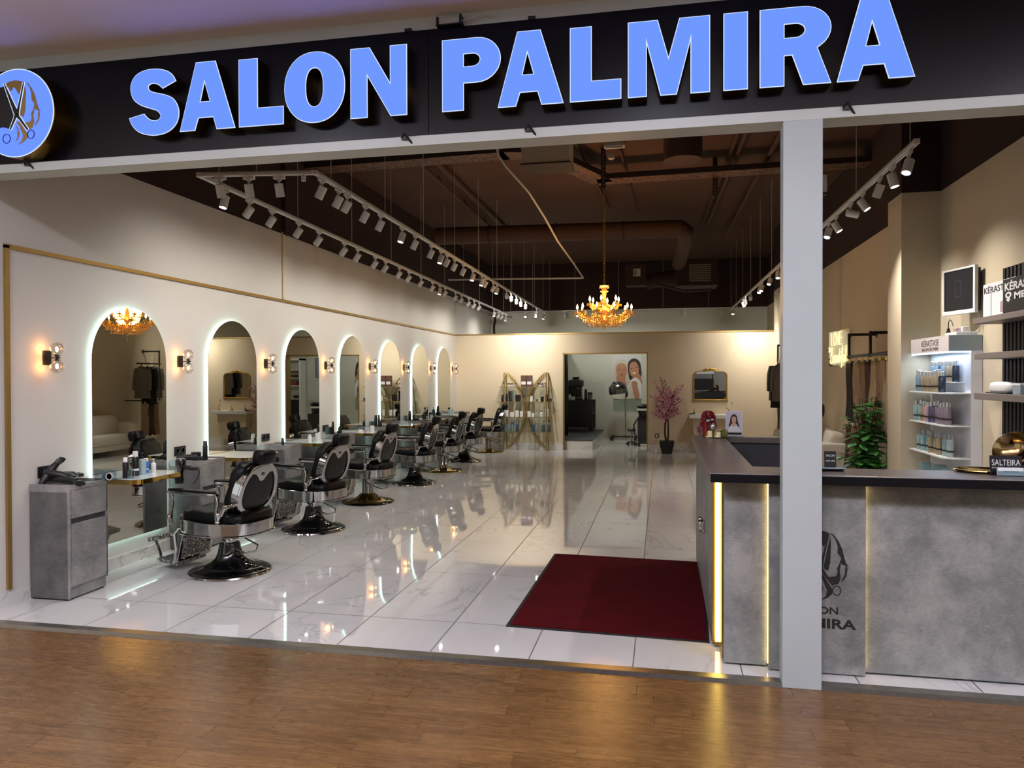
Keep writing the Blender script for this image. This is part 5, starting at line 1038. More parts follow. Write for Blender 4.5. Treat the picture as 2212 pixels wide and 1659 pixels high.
Lw = [('weft_brown', 10.05, .2, .62, 'dark brown'), ('weft_tan', 9.78, .26, .75, 'tan'), ('weft_blond', 9.48, .26, .78, 'blond'), ('weft_beige', 9.18, .24, .74, 'beige'), ('weft_tan', 8.9, .2, .74, 'golden tan')]
for i, (m_, y, w_, h, nm) in enumerate(Lw): weft(f'{nm} hair extension on the lower bar, {ORD[i]} from the left, behind the plant', y, 1.06, w_, h, m_, i+40, group='hair extensions on the lower bar', tagm='wire_white')
garment_rack('black pipe clothes rack on the far right wall beyond the sofa', 2.2, 14.45, 15.25, 1.95, 1.12, [(15.2, 2.24)])
def coat(label, y, m, seed, h=.72):
    t = thing('hanging_coat', label, 'coat', (2.2, y, 1.95)); 
    ob('hanger', MB().tube([(.015, 0, .0), (0, 0, .022), (-.015, 0, .0), (0, 0, -.05), (-.1, 0, -.075), (-.2, 0, -.11)], .008, 6).tube([(0, 0, -.05), (.1, 0, -.075), (.2, 0, -.11)], .008, 6), 'black_plastic', t)
    def body(u, v):
        a = 2*PI*u; wx = .21*(1-.9*max(0, .08-v)/.08*.6)+.03*v; wy = .05+.03*v; s = math.sin(a*5+seed)*.012*v
        return (wx*math.cos(a)*(1+s*2), wy*math.sin(a)+s, -.06-h*v-.05*abs(math.cos(a))*(1-v))
    ob('body', MB().grid(40, 12, body), m, t, solid=.006)
    t.scale = (.78, 1, 1)
    for s in (-1, 1): ob('sleeve', MB().tube([(s*.19, 0, -.12), (s*.235, .005, -.28), (s*.25, -.01, -.45), (s*.255, -.02, -.60)], [.05, .05, .045, .04], 10), m, t)
    return t
coat('grey cardigan on a black hanger nearest us on the far clothes rack', 14.62, 'cloth_grey', 1); coat('dark coat second from us on the far clothes rack', 14.85, 'cloth_dark', 2, .85); coat('grey coat at the back of the far clothes rack', 15.05, 'cloth_grey', 3)
for i, (m_, y) in enumerate((('weft_beige', 14.7), ('weft_brown', 14.9), ('weft_tan', 15.08))): weft(f'{("beige", "dark brown", "tan")[i]} hair extension on the lower bar of the far clothes rack', y, 1.1, .17, .7, m_, 60+i, x=2.2, tagm='wire_white')

pl = thing('potted_ficus', 'leafy green potted ficus in front of the hair extension rack', 'plant', (2.13, 8.52, 0))
ob('pot', MB().lathe([(0, 0), (.12, 0), (.16, .3), (.165, .3), (.165, .32), (.15, .32), (.145, .28), (0, .28)], 28), 'pot_black', pl); ob('soil', MB().lathe([(0, .285), (.146, .285)], 20), 'soil', pl)
rp = random.Random(9); sm = MB(); lm_ = MB()
def leaf(mb, p, d, L, W, droop=.3):
    d = Vector(d).normalized(); s = d.cross(Vector((0, 0, 1))); s = s.normalized() if s.length > .01 else Vector((1, 0, 0)); n = s.cross(d); p = Vector(p); v = []
    for f, w_ in ((0, .08), (.25, .8), (.5, 1), (.75, .65), (1, .02)):
        c = p+d*L*f-n*0-Vector((0, 0, 1))*droop*L*f*f
        v += [tuple(c-s*W*w_/2-n*.12*W*w_), tuple(c), tuple(c+s*W*w_/2-n*.12*W*w_)]
    mb.add(v, [(3*i+k, 3*i+k+1, 3*i+k+4, 3*i+k+3) for i in range(4) for k in (0, 1)])
for b in range(26):
    a = rp.uniform(0, 2*PI); h = rp.uniform(.4, 1.2); r = rp.uniform(.05, .22)*(1.25-.5*h)
    top = (r*math.cos(a), r*math.sin(a)*.8, .28+h); pts = bez((rp.uniform(-.03, .03), rp.uniform(-.03, .03), .28), (0, 0, .28+h*.4), (top[0]*.5, top[1]*.5, .28+h*.8), top, 9); sm.tube(pts, [.009-.0006*k for k in range(10)], 6)
    for k in range(22):
        f = rp.uniform(.3, 1); i = int(f*9); q = Vector(pts[i]); aa = rp.uniform(0, 2*PI); dv = (math.cos(aa), math.sin(aa), rp.uniform(-.1, .7))
        e = q+Vector(dv)*rp.uniform(.02, .07); sm.tube([tuple(q), tuple(e)], .002, 4); leaf(lm_, e, (dv[0], dv[1], dv[2]*.6-.1), rp.uniform(.10, .155), rp.uniform(.065, .09))
ob('stems', sm, 'stem', pl); lo = ob('leaves', lm_, 'leaf', pl); lo['kind'] = 'stuff'

so = thing('sofa', 'off-white two-seat sofa along the right wall beyond the desk', 'sofa', (2.3, 12.7, 0))
F = lambda mb: mb.at((-2.3, -12.7, 0))
ob('base', F(MB()).box(1.98, 11.25, .12, 2.6, 14.15, .24), 'sofa_cloth', so, bevel=.02)
for y in (12.0, 13.4): ob('seat_cushion', F(MB()).cushion((2.2, y, .345), (.48, 1.33, .22), .28, 30, 14), 'sofa_cloth', so)
for y in (12.0, 13.4): ob('back_cushion', F(MB()).at((2.44-2.3, y-12.7, .60), (0, .16, 0)).cushion((0, 0, 0), (.24, 1.33, .48), .34, 30, 16), 'sofa_cloth', so)
ob('back_frame', F(MB()).box(2.48, 11.2, .12, 2.605, 14.2, .66), 'sofa_cloth', so, bevel=.03)
for y in (11.27, 14.13): ob('armrest', F(MB()).cushion((2.29, y, .405), (.63, .24, .57), .25, 30, 16), 'sofa_cloth', so)
for x, y in ((2.03, 11.35), (2.03, 14.05), (2.55, 11.35), (2.55, 14.05)): ob('leg', F(MB()).box(x-.012, y-.012, 0, x+.012, y+.012, .13), 'chrome', so)

# ================================================================= PERSON ON THE SOFA (mostly behind the white post)
def skin_mesh(nodes, edges, name, lv=2):
    me = bpy.data.meshes.new(name); me.from_pydata([n[0] for n in nodes], edges, []); o = bpy.data.objects.new(name, me); COL.objects.link(o)
    o.modifiers.new('skin', 'SKIN'); 
    for v, n in zip(me.skin_vertices[0].data, nodes): v.radius = n[1] if isinstance(n[1], tuple) else (n[1], n[1])
    me.skin_vertices[0].data[0].use_root = True
    s = o.modifiers.new('s', 'SUBSURF'); s.levels = lv
    dg = bpy.context.evaluated_depsgraph_get(); r = bpy.data.meshes.new_from_object(o.evaluated_get(dg)); bpy.data.objects.remove(o); return r
pe = thing('person', 'person in a stone-coloured top seated on the white sofa behind the white post', 'person', (2.3, 12.0, .45))
N = [((0, 0, .05), (.12, .15)), ((.0, 0, .2), (.10, .14)), ((.01, 0, .36), (.10, .155)), ((.0, 0, .46), (.06, .07)), ((-.005, 0, .54), (.048, .05)), ((-.01, 0, .60), (.05, .05))]; Ed = [(0, 1), (1, 2), (2, 3), (3, 4), (4, 5)]
def chain(pts, rad, root):
    k = root
    for p, r in zip(pts, rad): N.append((p, r)); Ed.append((k, len(N)-1)); k = len(N)-1
    return k
wr = []
for s in (-1, 1):
    chain([(-.16, s*.10, .055), (-.38, s*.11, .06), (-.44, s*.11, -.02), (-.42, s*.11, -.2), (-.42, s*.11, -.36), (-.46, s*.115, -.405), (-.56, s*.12, -.42)], [.085, .065, .06, .055, .04, .035, .03], 0)
    k = chain([(.02, s*.16, .385), (.03, s*.195, .28), (-.02, s*.21, .17), (-.13, s*.16, .15), (-.22, s*.10, .145)], [.06, .048, .04, .034, .026], 2)
    k = chain([(-.26, s*.085, .145), (-.30, s*.075, .142)], [(.018, .034), (.016, .034)], k); wr.append((k, s))
for k, s in wr:
    b = N[k][0]
    for q in range(4):
        y = b[1]+s*(.022-.0145*q); L = (.028, .034, .036, .032)[q]; chain([(b[0]-.012, y, b[2]), (b[0]-.02-L*.5, y*1.0, b[2]-.003), (b[0]-.02-L, y*.98, b[2]-.016), (b[0]-.018-L*1.2, y*.97, b[2]-.03)], [.0085, .008, .0078, .007], k)
    chain([(b[0]+.03, b[1]-s*.03, b[2]+.004), (b[0]+.005, b[1]-s*.045, b[2]+.002), (b[0]-.018, b[1]-s*.043, b[2]-.008)], [.0105, .009, .008], k-1)
bm_ = skin_mesh(N, Ed, 'body')
hm = MB()
def head(p):
    x, y, z = p
    if z < 0: y *= 1-.25*(-z/.115); x = x*(1-.12*(-z/.115))
    if x < 0 and abs(y) < .02 and -.035 < z < .02: x -= .018*(1-abs(y)/.02)*(1-abs(z+.012)/.035)
    return [x, y, z]
hm.cushion((-.01, 0, .68), (.185, .15, .23), 1.0, 36, 28, head)
for s in (-1, 1): hm.ball((.01, s*.076, .672), (.022, .009, .03), 10, 8)
bb = bmesh.new(); bb.from_mesh(bm_); h2 = hm.mesh('h', 'skin'); bb.from_mesh(h2); bb.to_mesh(bm_); bb.free()
bo = meobj('body', bm_, 'skin', pe); bm_.polygons.foreach_set('use_smooth', [True]*len(bm_.polygons))
hr = MB(); hr.cushion((.012, 0, .705), (.20, .17, .20), .95, 30, 22, lambda p: [p[0] if p[2] > .05 or p[0] > -.02 else max(p[0], -.02), p[1], p[2]-.05*(1 if p[0] > .03 else 0)*(p[2] < 0)]); hr.ball((.06, 0, .63), (.05, .06, .07), 14, 10); ob('hair', hr, 'hair_black', pe)
ey = MB()
for s in (-1, 1): ey.ball((-.095, s*.03, .69), (.006, .011, .006), 10, 6)
ob('eyes', ey, 'ink', pe); ob('mouth', MB().ball((-.095, 0, .618), (.006, .022, .006), 10, 6), 'lip', pe)
N2 = [((0, 0, .03), (.15, .18)), ((0, 0, .2), (.125, .17)), ((.01, 0, .36), (.12, .18)), ((.0, 0, .44), (.075, .09)), ((0, 0, .475), (.058, .062))]; E2 = [(0, 1), (1, 2), (2, 3), (3, 4)]
for s in (-1, 1):
    k = 2
    for p, r in (((.02, s*.165, .385), .075), ((.03, s*.20, .28), .062), ((-.02, s*.215, .17), .054), ((-.13, s*.165, .15), .046), ((-.18, s*.13, .147), .04)): N2.append((p, r)); E2.append((k, len(N2)-1)); k = len(N2)-1
sm_ = skin_mesh(N2, E2, 'shirt'); sm_.polygons.foreach_set('use_smooth', [True]*len(sm_.polygons)); meobj('shirt', sm_, 'shirt_stone', pe)
N3_ = [((0.01, 0, .06), (.14, .17))]; E3 = []
for s in (-1, 1):
    k = 0
    for p, r in (((-.16, s*.10, .06), .105), ((-.38, s*.11, .063), .085), ((-.44, s*.11, -.02), .078), ((-.42, s*.11, -.2), .07), ((-.42, s*.11, -.36), .062)): N3_.append((p, r)); E3.append((k, len(N3_)-1)); k = len(N3_)-1
tm = skin_mesh(N3_, E3, 'trousers'); tm.polygons.foreach_set('use_smooth', [True]*len(tm.polygons)); meobj('trousers', tm, 'denim', pe)
shm = MB()
for s in (-1, 1): shm.cushion((-.52, s*.12, -.42), (.25, .09, .07), .6, 20, 12)
ob('shoes', shm, 'white_plastic', pe)

# ================================================================= BACK WALL
et = thing('etagere', 'gold metal butterfly-framed shelf unit with glass shelves against the back wall', 'shelf unit', (-2.97, 16.27, 0))
for s in (-1, 1):
    for y in (-.14, .14):
        ob('upright', MB().tube([(s*.475, y, .0), (s*.475, y, 1.72)], .012, 8), 'brass_dull', et)
        ob('curved_rod', MB().tube([(s*(.455-.43*(1-((z-.88)/.86)**2)), y, z) for z in [.03+1.7*k/28 for k in range(29)]], .010, 8).tube([(s*(.43-.43*(1-((z-.88)/.86)**2)), y, z) for z in [.08+1.6*k/28 for k in range(29)]], .005, 6), 'brass_dull', et)
    ob('top_tie', MB().tube([(s*.475, -.14, 1.72), (s*.475, .14, 1.72)], .012, 8), 'brass_dull', et); ob('slanted_stay', MB().tube([(s*.49, .15, 1.70), (s*.60, .17, .9), (s*.68, .18, .2)], .006, 6), 'brass_dull', et)
EZ = [.425, .748, 1.088, 1.418]
for z, e in zip(EZ, (.58, .57, .62, .58)): ob('glass_shelf', MB().box(-e-.01, -.17, z-.012, e-.01, .17, z), 'clear_glass', et, smooth=False); 
for z, e in zip(EZ, (.58, .57, .62, .58)): ob('shelf_edge', MB().box(-e-.012, -.173, z-.013, e-.008, -.169, z+.001), 'brass_dull', et, smooth=False)
def esh(row, items, zi):
    n = len(items)
    for i, (x, h, r, m_, cm, kind, nm) in enumerate(items):
        bottle({'box': 'product_carton', 'jar': 'product_jar'}.get(kind, 'product_bottle'), f'{nm}, {ORD[i]} from the left on the {row} shelf of the gold unit', 'carton' if kind == 'box' else ('jar' if kind == 'jar' else 'bottle'), (-2.97+x, 16.25-.05, EZ[zi]), h, r, m_, cm, kind, f'products on the {row} shelf of the gold unit', band='white_print' if m_ == 'prod_brown' else None)
esh('top', [(-.38, .075, .03, 'prod_white', 'prod_dark', 'jar', 'white jar'), (-.31, .075, .03, 'prod_white', 'prod_dark', 'jar', 'white jar'), (-.23, .075, .022, 'prod_white', 'prod_dark', 'jar', 'slim white jar'),
            (-.04, .25, .06, 'prod_brown', '', 'box', 'tall brown carton'), (.09, .25, .06, 'prod_brown', '', 'box', 'tall brown carton'), (.28, .08, .02, 'prod_pink', 'prod_dark', 'jar', 'small pink jar'), (.33, .07, .02, 'prod_white', 'prod_dark', 'jar', 'small white jar'), (.38, .085, .02, 'prod_brown', 'prod_dark', 'cap', 'small brown bottle'), (.43, .085, .022, 'prod_pink', 'prod_dark', 'cap', 'small pink bottle')], 3)
esh('second', [(-.52, .15, .035, 'prod_dark', 'black_plastic', 'cap', 'dark bottle'), (-.43, .17, .03, 'prod_dark', 'black_plastic', 'cap', 'dark bottle'), (-.33, .23, .05, 'black_gloss', 'black_plastic', 'box', 'large black carton'), (-.17, .15, .055, 'prod_dark', 'black_plastic', 'box', 'square dark carton'), (-.04, .13, .026, 'prod_brown', 'prod_dark', 'cap', 'brown bottle'), (.06, .11, .02, 'prod_white', 'prod_dark', 'cap', 'thin white bottle'), (.13, .13, .03, 'prod_white', 'prod_tan', 'box', 'white carton'), (.25, .05, .024, 'prod_brown', 'prod_dark', 'jar', 'little brown jar'), (.37, .11, .035, 'prod_dark', 'prod_navy', 'jar', 'squat dark jar'), (.47, .16, .032, 'prod_violet', 'prod_navy', 'cap', 'violet bottle'), (.55, .07, .034, 'prod_violet', 'prod_navy', 'jar', 'low violet jar')], 2)
esh('third', [(-.42, .14, .028, 'prod_white', '', 'box', 'white carton'), (-.3, .1, .045, 'prod_white', '', 'box', 'low white carton'), (-.19, .14, .036, 'prod_white', '', 'box', 'white carton'), (-.09, .13, .034, 'prod_white', '', 'box', 'white carton'), (-.01, .12, .018, 'prod_clear', 'prod_white', 'cap', 'clear bottle'), (.08, .13, .036, 'prod_white', '', 'box', 'white carton'), (.17, .085, .03, 'prod_white', '', 'box', 'low white carton'), (.24, .16, .022, 'prod_clear', 'black_plastic', 'pump', 'clear pump bottle'), (.35, .14, .03, 'prod_white', 'cap_silver', 'cap', 'white bottle'), (.48, .18, .04, 'prod_white', 'white_plastic', 'jar', 'tall white jar')], 1)
esh('bottom', [(-.52, .21, .026, 'prod_blue', 'cap_silver', 'cap', 'blue bottle'), (-.45, .21, .03, 'prod_blue', 'cap_silver', 'cap', 'blue bottle'), (-.38, .21, .03, 'prod_blue', 'cap_silver', 'cap', 'blue bottle'), (-.3, .2, .032, 'prod_blue', 'prod_blue_dark', 'cap', 'blue bottle'), (-.19, .21, .035, 'prod_blue_dark', 'cap_silver', 'cap', 'dark blue bottle'), (.17, .2, .03, 'prod_blue_dark', 'cap_silver', 'cap', 'dark blue bottle'), (.24, .2, .026, 'prod_blue', 'cap_silver', 'cap', 'blue bottle'), (.34, .2, .022, 'prod_tan', 'cap_silver', 'cap', 'tan bottle'), (.40, .2, .034, 'prod_blue_dark', 'cap_silver', 'cap', 'dark blue bottle'), (.52, .2, .034, 'prod_blue_dark', 'prod_blue', 'cap', 'dark blue bottle')], 0)

bt = thing('blossom_tree', 'artificial pink blossom tree in a square black pot beside the doorway', 'tree', (.088, 16.12, 0))
ob('pot', MB().prism([(-.105, -.105), (.105, -.105), (.105, .105), (-.105, .105)], flat, 0, .02).add([(-.10, -.10, .0), (.10, -.10, .0), (.10, .10, .0), (-.10, .10, .0), (-.15, -.15, .20), (.15, -.15, .20), (.15, .15, .20), (-.15, .15, .20), (-.152, -.152, .27), (.152, -.152, .27), (.152, .152, .27), (-.152, .152, .27)], [(0, 3, 2, 1), (0, 1, 5, 4), (1, 2, 6, 5), (2, 3, 7, 6), (3, 0, 4, 7), (4, 5, 9, 8), (5, 6, 10, 9), (6, 7, 11, 10), (7, 4, 8, 11), (8, 9, 10, 11)]), 'pot_black', bt, bevel=.012)
tr_ = MB(); bl = MB(); bd = MB(); rt = random.Random(21)
tr_.tube([(-.015, 0, .26), (-.04, .02, .45), (-.03, 0, .65), (0, 0, .85), (.02, 0, 1.1)], [.02, .018, .016, .014, .01], 8); tr_.tube([(.02, .01, .26), (.035, 0, .45), (.03, .02, .65), (.02, .0, .85)], [.02, .018, .014, .012], 8)
for b in range(52):
    a = rt.uniform(0, 2*PI); el = rt.uniform(.15, 1.5); z0 = rt.uniform(.68, 1.12); L = rt.uniform(.26, .56)*(1.0 if el > .6 else .85)
    p0 = Vector((0, 0, z0)); d = Vector((math.cos(a)*math.cos(el), math.sin(a)*math.cos(el)*.8, math.sin(el))); d.y = min(d.y, .24/L); p1 = p0+d*L+Vector((0, 0, .12*L)); pts = bez(tuple(p0), tuple(p0+d*L*.4-Vector((0, 0, .03))), tuple(p0+d*L*.7), tuple(p1), 8); tr_.tube(pts, [.006-.0005*k for k in range(9)], 5)
    for k in range(44):
        f = rt.uniform(.15, 1); q = Vector(pts[int(f*8)]); q = q+Vector((rt.gauss(0, .022), rt.gauss(0, .022), rt.gauss(0, .022)))
        s = rt.uniform(.013, .024); mb = bd if rt.random() < .16 else bl; u = Vector((rt.uniform(-1, 1), rt.uniform(-1, 1), rt.uniform(-1, 1))).normalized(); v = u.orthogonal().normalized(); w_ = u.cross(v)
        for j in range(2): c_, s_ = math.cos(j*1.3), math.sin(j*1.3); e1 = v*c_+u*s_; mb.add([tuple(q-e1*s), tuple(q+w_*s*.8), tuple(q+e1*s), tuple(q-w_*s*.8)], [(0, 1, 2, 3)])
ob('trunk', tr_, 'bark', bt)
for nm, mb, m_ in (('pink_blossoms', bl, 'blossom_pink'), ('dark_blossoms', bd, 'blossom_dark')): ob(nm, mb, m_, bt, smooth=False)['kind'] = 'stuff'
for i, x in enumerate((-.115, -.075)):
    o = ob('ornament', MB().lathe([(0, 0), (.018, .004), (.022, .03), (.012, .06), (.016, .075), (.0, .095 if i == 0 else .08)], 12), 'white_satin', loc=(x, 16.37, 0)); tag(o, ('taller', 'shorter')[i]+' little white ornament on the floor by the blossom tree pot', 'ornament')
sk = thing('wall_socket', 'small dark-framed wall socket beside the pink blossom tree', 'socket', (-.12, YB, .352)); ob('plate', MB().box(-.04, -.012, -.04, .04, 0, .04), 'dark_grey', sk, bevel=.003); ob('outlet', MB().at((0, -.012, 0), (PI/2, 0, 0)).lathe([(.024, 0), (.024, .003), (0, .003)], 16), 'white_plastic', sk)
gm = thing('wall_mirror', 'gold-framed mantel mirror with a scrolled crest on the back wall', 'mirror', (1.0, YB-.002, 1.13))
def mant(w_, h, r): return [(-w_, 0), (w_, 0)]+[(w_-r+r*math.cos(a), h-r+r*math.sin(a)*.9) for a in [PI/2*k/10 for k in range(11)]]+[(w_*.4*math.cos(a), h-.012+.02*math.sin(a)) for a in [.3+(PI-.6)*k/8 for k in range(9)]]+[(-w_+r-r*math.sin(a), h-r+r*math.cos(a)*.9) for a in [PI/2*k/10 for k in range(11)]]
bk = lambda a, b, d: (a, -d, b)
ob('frame', MB().ring(mant(.355, .63, .11), [(a*.925, .02+b*.94) for a, b in mant(.355, .63, .11)], bk, 0, .03), 'gold_leaf', gm, bevel=.004); ob('mirror_plate', MB().prism([(a*.93, .018+b*.945) for a, b in mant(.355, .63, .11)], bk, .006, .012), 'mirror_glass', gm, smooth=False)
cr = MB().cushion((0, -.03, .665), (.08, .03, .05), .8, 14, 10)
for s in (-1, 1): cr.tube([(s*.03, -.025, .655), (s*.08, -.03, .67), (s*.12, -.025, .65), (s*.16, -.025, .645)], [.014, .012, .011, .006], 8)
ob('crest', cr, 'gold_leaf', gm); ob('foot_rail', MB().box(-.37, -.035, -.012, .37, 0, .012), 'gold_leaf', gm, bevel=.004)
cn = thing('console_ledge', 'white wall-mounted console ledge under the gold mirror', 'ledge', (1.02, YB-.004, .752)); ob('ledge', MB().box(-.46, -.32, 0, .46, 0, .082), 'white_satin', cn, bevel=.008); ob('lower_apron', MB().prism([(-.34, -.6), (.34, -.6), (.40, 0), (-.40, 0)], lambda a, b, d: (a, -d, b), .0, .2), 'paint_beige', cn, smooth=False)
t = thing('reed_diffuser', 'small amber diffuser at the left end of the console ledge', 'diffuser', (.66, 16.25, .834)); ob('bottle', MB().lathe([(0, 0), (.025, 0), (.028, .03), (.012, .055), (.012, .07), (0, .07)], 14), 'prod_tan', t); ob('reeds', MB().tube([(0, 0, .05), (.02, 0, .14)], .003, 5).tube([(0, 0, .05), (-.015, .01, .14)], .003, 5), 'stem', t)
t = thing('gold_figurine', 'small gold figurine in the middle of the console ledge', 'figurine', (1.05, 16.28, .834)); ob('figure', MB().lathe([(0, 0), (.05, 0), (.045, .012), (.018, .03), (.03, .06), (.012, .08), (.02, .10), (0, .12)], 16), 'gold_leaf', t); ob('base', MB().cyl((0, 0, 0), .055, 0, .008, 18), 'prod_brown', t)
o = ob('trinket_dish', MB().lathe([(0, 0), (.04, 0), (.06, .02), (.055, .02), (.038, .006), (0, .006)], 18), 'prod_brown', loc=(.6, 16.2, .834)); tag(o, 'small brown dish at the very left corner of the console ledge', 'dish')
t = thing('swan_ornament', 'slim curved gold ornament at the right end of the console ledge', 'ornament', (1.36, 16.25, .834)); ob('neck', MB().tube([(0, 0, .02), (.01, 0, .08), (-.01, 0, .13), (-.045, 0, .14), (-.06, 0, .12)], [.012, .01, .009, .009, .006], 8), 'gold_leaf', t); ob('base', MB().cushion((.01, 0, .012), (.10, .06, .025), .6), 'gold_leaf', t)
t = thing('door_stop', 'tiny dark wall hook right of the gold mirror', 'hook', (1.45, YB, 1.06)); ob('hook', MB().tube([(0, 0, .03), (0, -.02, .02), (0, -.025, 0), (0, -.012, -.01)], .006, 6), 'brass', t); t.name = 'wall_hook'

# ================================================================= BACK ROOM
o = ob('black_curtain', MB().grid(24, 3, lambda u, v: (-2.58+.36*u, 17.7+.025*math.sin(u*20), .23+2.1*v)), 'black_matte', solid=.02); tag(o, 'black hanging curtain at the left edge of the back room doorway', 'curtain')
kc = thing('coffee_cabinet', 'black cabinet on the raised step in the back room', 'cabinet', (-2.17, 19.15, .22))
ob('carcass', MB().box(-.42, 0, .03, .36, .75, .79), 'black_satin', kc, smooth=False); ob('front_panel', MB().box(-.42, -.02, .0, .405, 0, .79), 'black_satin', kc, smooth=False); ob('top', MB().box(-.43, -.03, .79, .42, .76, .81), 'black_matte', kc, smooth=False); ob('side_shelf', MB().box(.36, 0, .45, .42, .75, .47).box(.36, .7, .03, .42, .75, .79), 'dark_grey', kc, smooth=False)
o = ob('floor_box', MB().box(-2.5, 18.75, .22, -1.86, 19.05, .33), 'dark_grey', bevel=.004, smooth=False); tag(o, 'low dark grey box on the step in front of the black cabinet', 'box')
cm = thing('coffee_machine', 'bulky black coffee machine on the black cabinet in the back room', 'coffee machine', (-2.22, 19.4, 1.03))
ob('body', MB().box(-.2, -.1, 0, .16, .25, .08).box(-.17, .05, .08, .14, .25, .36), 'black_plastic', cm, bevel=.02); ob('head', MB().cushion((0, .02, .43), (.40, .36, .2), .4), 'black_plastic', cm); ob('hopper', MB().lathe([(.07, .5), (.10, .60), (0, .60)], 16), 'black_satin', cm); ob('group_handle', MB().tube([(.05, -.08, .3), (.12, -.2, .29)], .018, 8).cyl((.05, -.06, 0), .035, .28, .34, 14), 'steel_dark', cm); ob('side_tank', MB().cushion((-.22, .08, .22), (.12, .26, .36), .5), 'black_plastic', cm)
for i, (x, h, r, m_, nm) in enumerate(((-2.45, .17, .035, 'paint_grey', 'grey carton'), (-2.36, .17, .03, 'paint_grey', 'grey bottle'), (-2.27, .09, .05, 'paint_grey', 'low grey carton'))): bottle('supply_carton', f'{nm}, {ORD[i]} from the left in front of the coffee machine', 'carton', (x, 19.19, 1.03), h, r, m_, 'dark_grey', 'box' if i != 1 else 'cap')
bottle('syrup_bottle', 'dark bottle right of the coffee machine', 'bottle', (-1.95, 19.3, 1.03), .28, .04, 'black_gloss', 'black_plastic'); bottle('canister', 'grey canister with a black lid at the right end of the black cabinet', 'canister', (-1.84, 19.3, 1.03), .2, .06, 'steel_dark', 'black_plastic', 'jar')
hd = thing('hood_dryer', 'chrome and black hooded hair dryer on a wheeled stand in the back room', 'hair dryer', (-.95, 19.35, 0))
ob('hood', MB().at((-.17, 0, 1.22), (.0, -.12, 0)).lathe([(.22, -.03), (.235, .06), (.22, .15), (.16, .22), (.07, .255), (0, .26)], 30), 'steel_dark', hd, solid=.012); ob('hood_cap', MB().at((-.2, 0, 1.44)).lathe([(.13, 0), (.12, .05), (.06, .075), (0, .078)], 22), 'black_gloss', hd); ob('chrome_band', MB().at((-.17, 0, 1.22), (.0, -.12, 0)).lathe([(.238, .05), (.242, .06), (.238, .07)], 30), 'chrome', hd)
ob('arm', MB().tube([(.03, .0, 1.10), (.05, .1, 1.22), (0, .12, 1.4), (-.1, .08, 1.47)], .03, 10), 'black_satin', hd); ob('pole', MB().cyl((.02, 0, 0), .017, .1, .6, 12).cyl((.02, 0, 0), .024, .6, 1.13, 12), 'chrome', hd)
ob('base', MB().box(-.36, -.03, .07, .3, .03, .11).box(-.36, -.28, .07, -.3, .28, .11).box(.24, -.28, .07, .3, .28, .11), 'black_satin', hd, bevel=.008)
for x in (-.33, .27):
    for y in (-.25, .25): ob('caster', MB().at((x, y, .035), (PI/2, 0, 0)).lathe([(.0, -.012), (.035, -.012), (.035, .012), (0, .012)], 16).at((x, y, .05)).box(-.008, -.018, 0, .008, .018, .03), 'black_plastic', hd)
po = thing('wall_poster', 'large poster of a blond and a dark-haired woman on the back room wall', 'poster', (-.92, YR, 1.62))
ob('board', MB().box(-.378, -.012, -.57, .378, 0, .567), 'white_card', po, smooth=False)
def pa(name, pts, m, d, res=5, corners=()): return flatart(name, pts, m, po, -.0125-d*.0008, res, corners)
pa('sky', [(-.37, -.56), (.37, -.56), (.37, .56), (-.37, .56)], 'paper_photo', 0, 1)
pa('blond_hair', [(-.36, -.1), (-.36, .25), (-.28, .42), (-.12, .47), (.0, .40), (.04, .22), (.05, .0), (.08, -.15), (0, -.2), (-.2, -.18), (-.3, -.2)], 'hair_blond', 1); pa('blond_face', [(-.30, .2), (-.27, .05), (-.2, -.04), (-.1, -.05), (-.02, .05), (.0, .2), (-.05, .33), (-.16, .37), (-.27, .32)], 'skin', 2); pa('blond_neck', [(-.28, .02), (-.27, -.14), (-.36, -.25), (.02, -.25), (-.05, -.12), (-.06, .0)], 'skin', 1.5)
pa('blond_top', [(-.37, -.22), (-.2, -.26), (0, -.2), (.1, -.12), (.14, -.3), (.2, -.56), (-.37, -.56)], 'sofa_cloth', 2.5, 3)
pa('dark_hair', [(.03, .1), (.02, .35), (.1, .47), (.22, .49), (.33, .40), (.37, .2), (.36, .0), (.2, -.02), (.08, -.08)], 'hair_brown', 3); pa('dark_face', [(.06, .25), (.07, .1), (.15, .0), (.24, -.02), (.30, .1), (.30, .27), (.22, .40), (.10, .38)], 'skin', 4); pa('dark_neck', [(.16, .05), (.2, -.08), (.12, -.15), (.37, -.2), (.36, .0), (.29, .1)], 'skin', 3.5)
pa('white_sleeve', [(.08, -.12), (.17, -.02), (.28, -.04), (.37, -.18), (.37, -.5), (.3, -.3), (.25, -.12)], 'white_card', 5, 4); pa('bare_arm', [(.12, -.16), (.22, -.12), (.29, -.35), (.32, -.56), (.2, -.56)], 'skin', 5.5, 3)
for cx, cz, sl in ((-.15, .17, .0), (.18, .21, .25)):
    for s in (-1, 1): pa('eye', [(cx+s*.07-.03, cz+.03+s*sl*.07), (cx+s*.07, cz+.042+s*sl*.07), (cx+s*.07+.03, cz+.03+s*sl*.07), (cx+s*.07, cz+.024+s*sl*.07)], 'ink', 6, 2)
    pa('lips', [(cx-.05, cz-.10-sl*.05), (cx, cz-.085), (cx+.05, cz-.10+sl*.05), (cx+.005, cz-.13)], 'lip' if cx < 0 else 'white_card', 6, 3)
ab = ob('acrylic_board', MB().box(-1.29, YR-.02, .70, -.55, YR-.005, 1.04), 'clear_glass', smooth=False); tag(ab, 'clear splash board on the wall below the large poster', 'board')
ty = thing('salon_trolley', 'tall black salon trolley at the right edge of the back room doorway', 'trolley', (-.44, 17.75, 0))
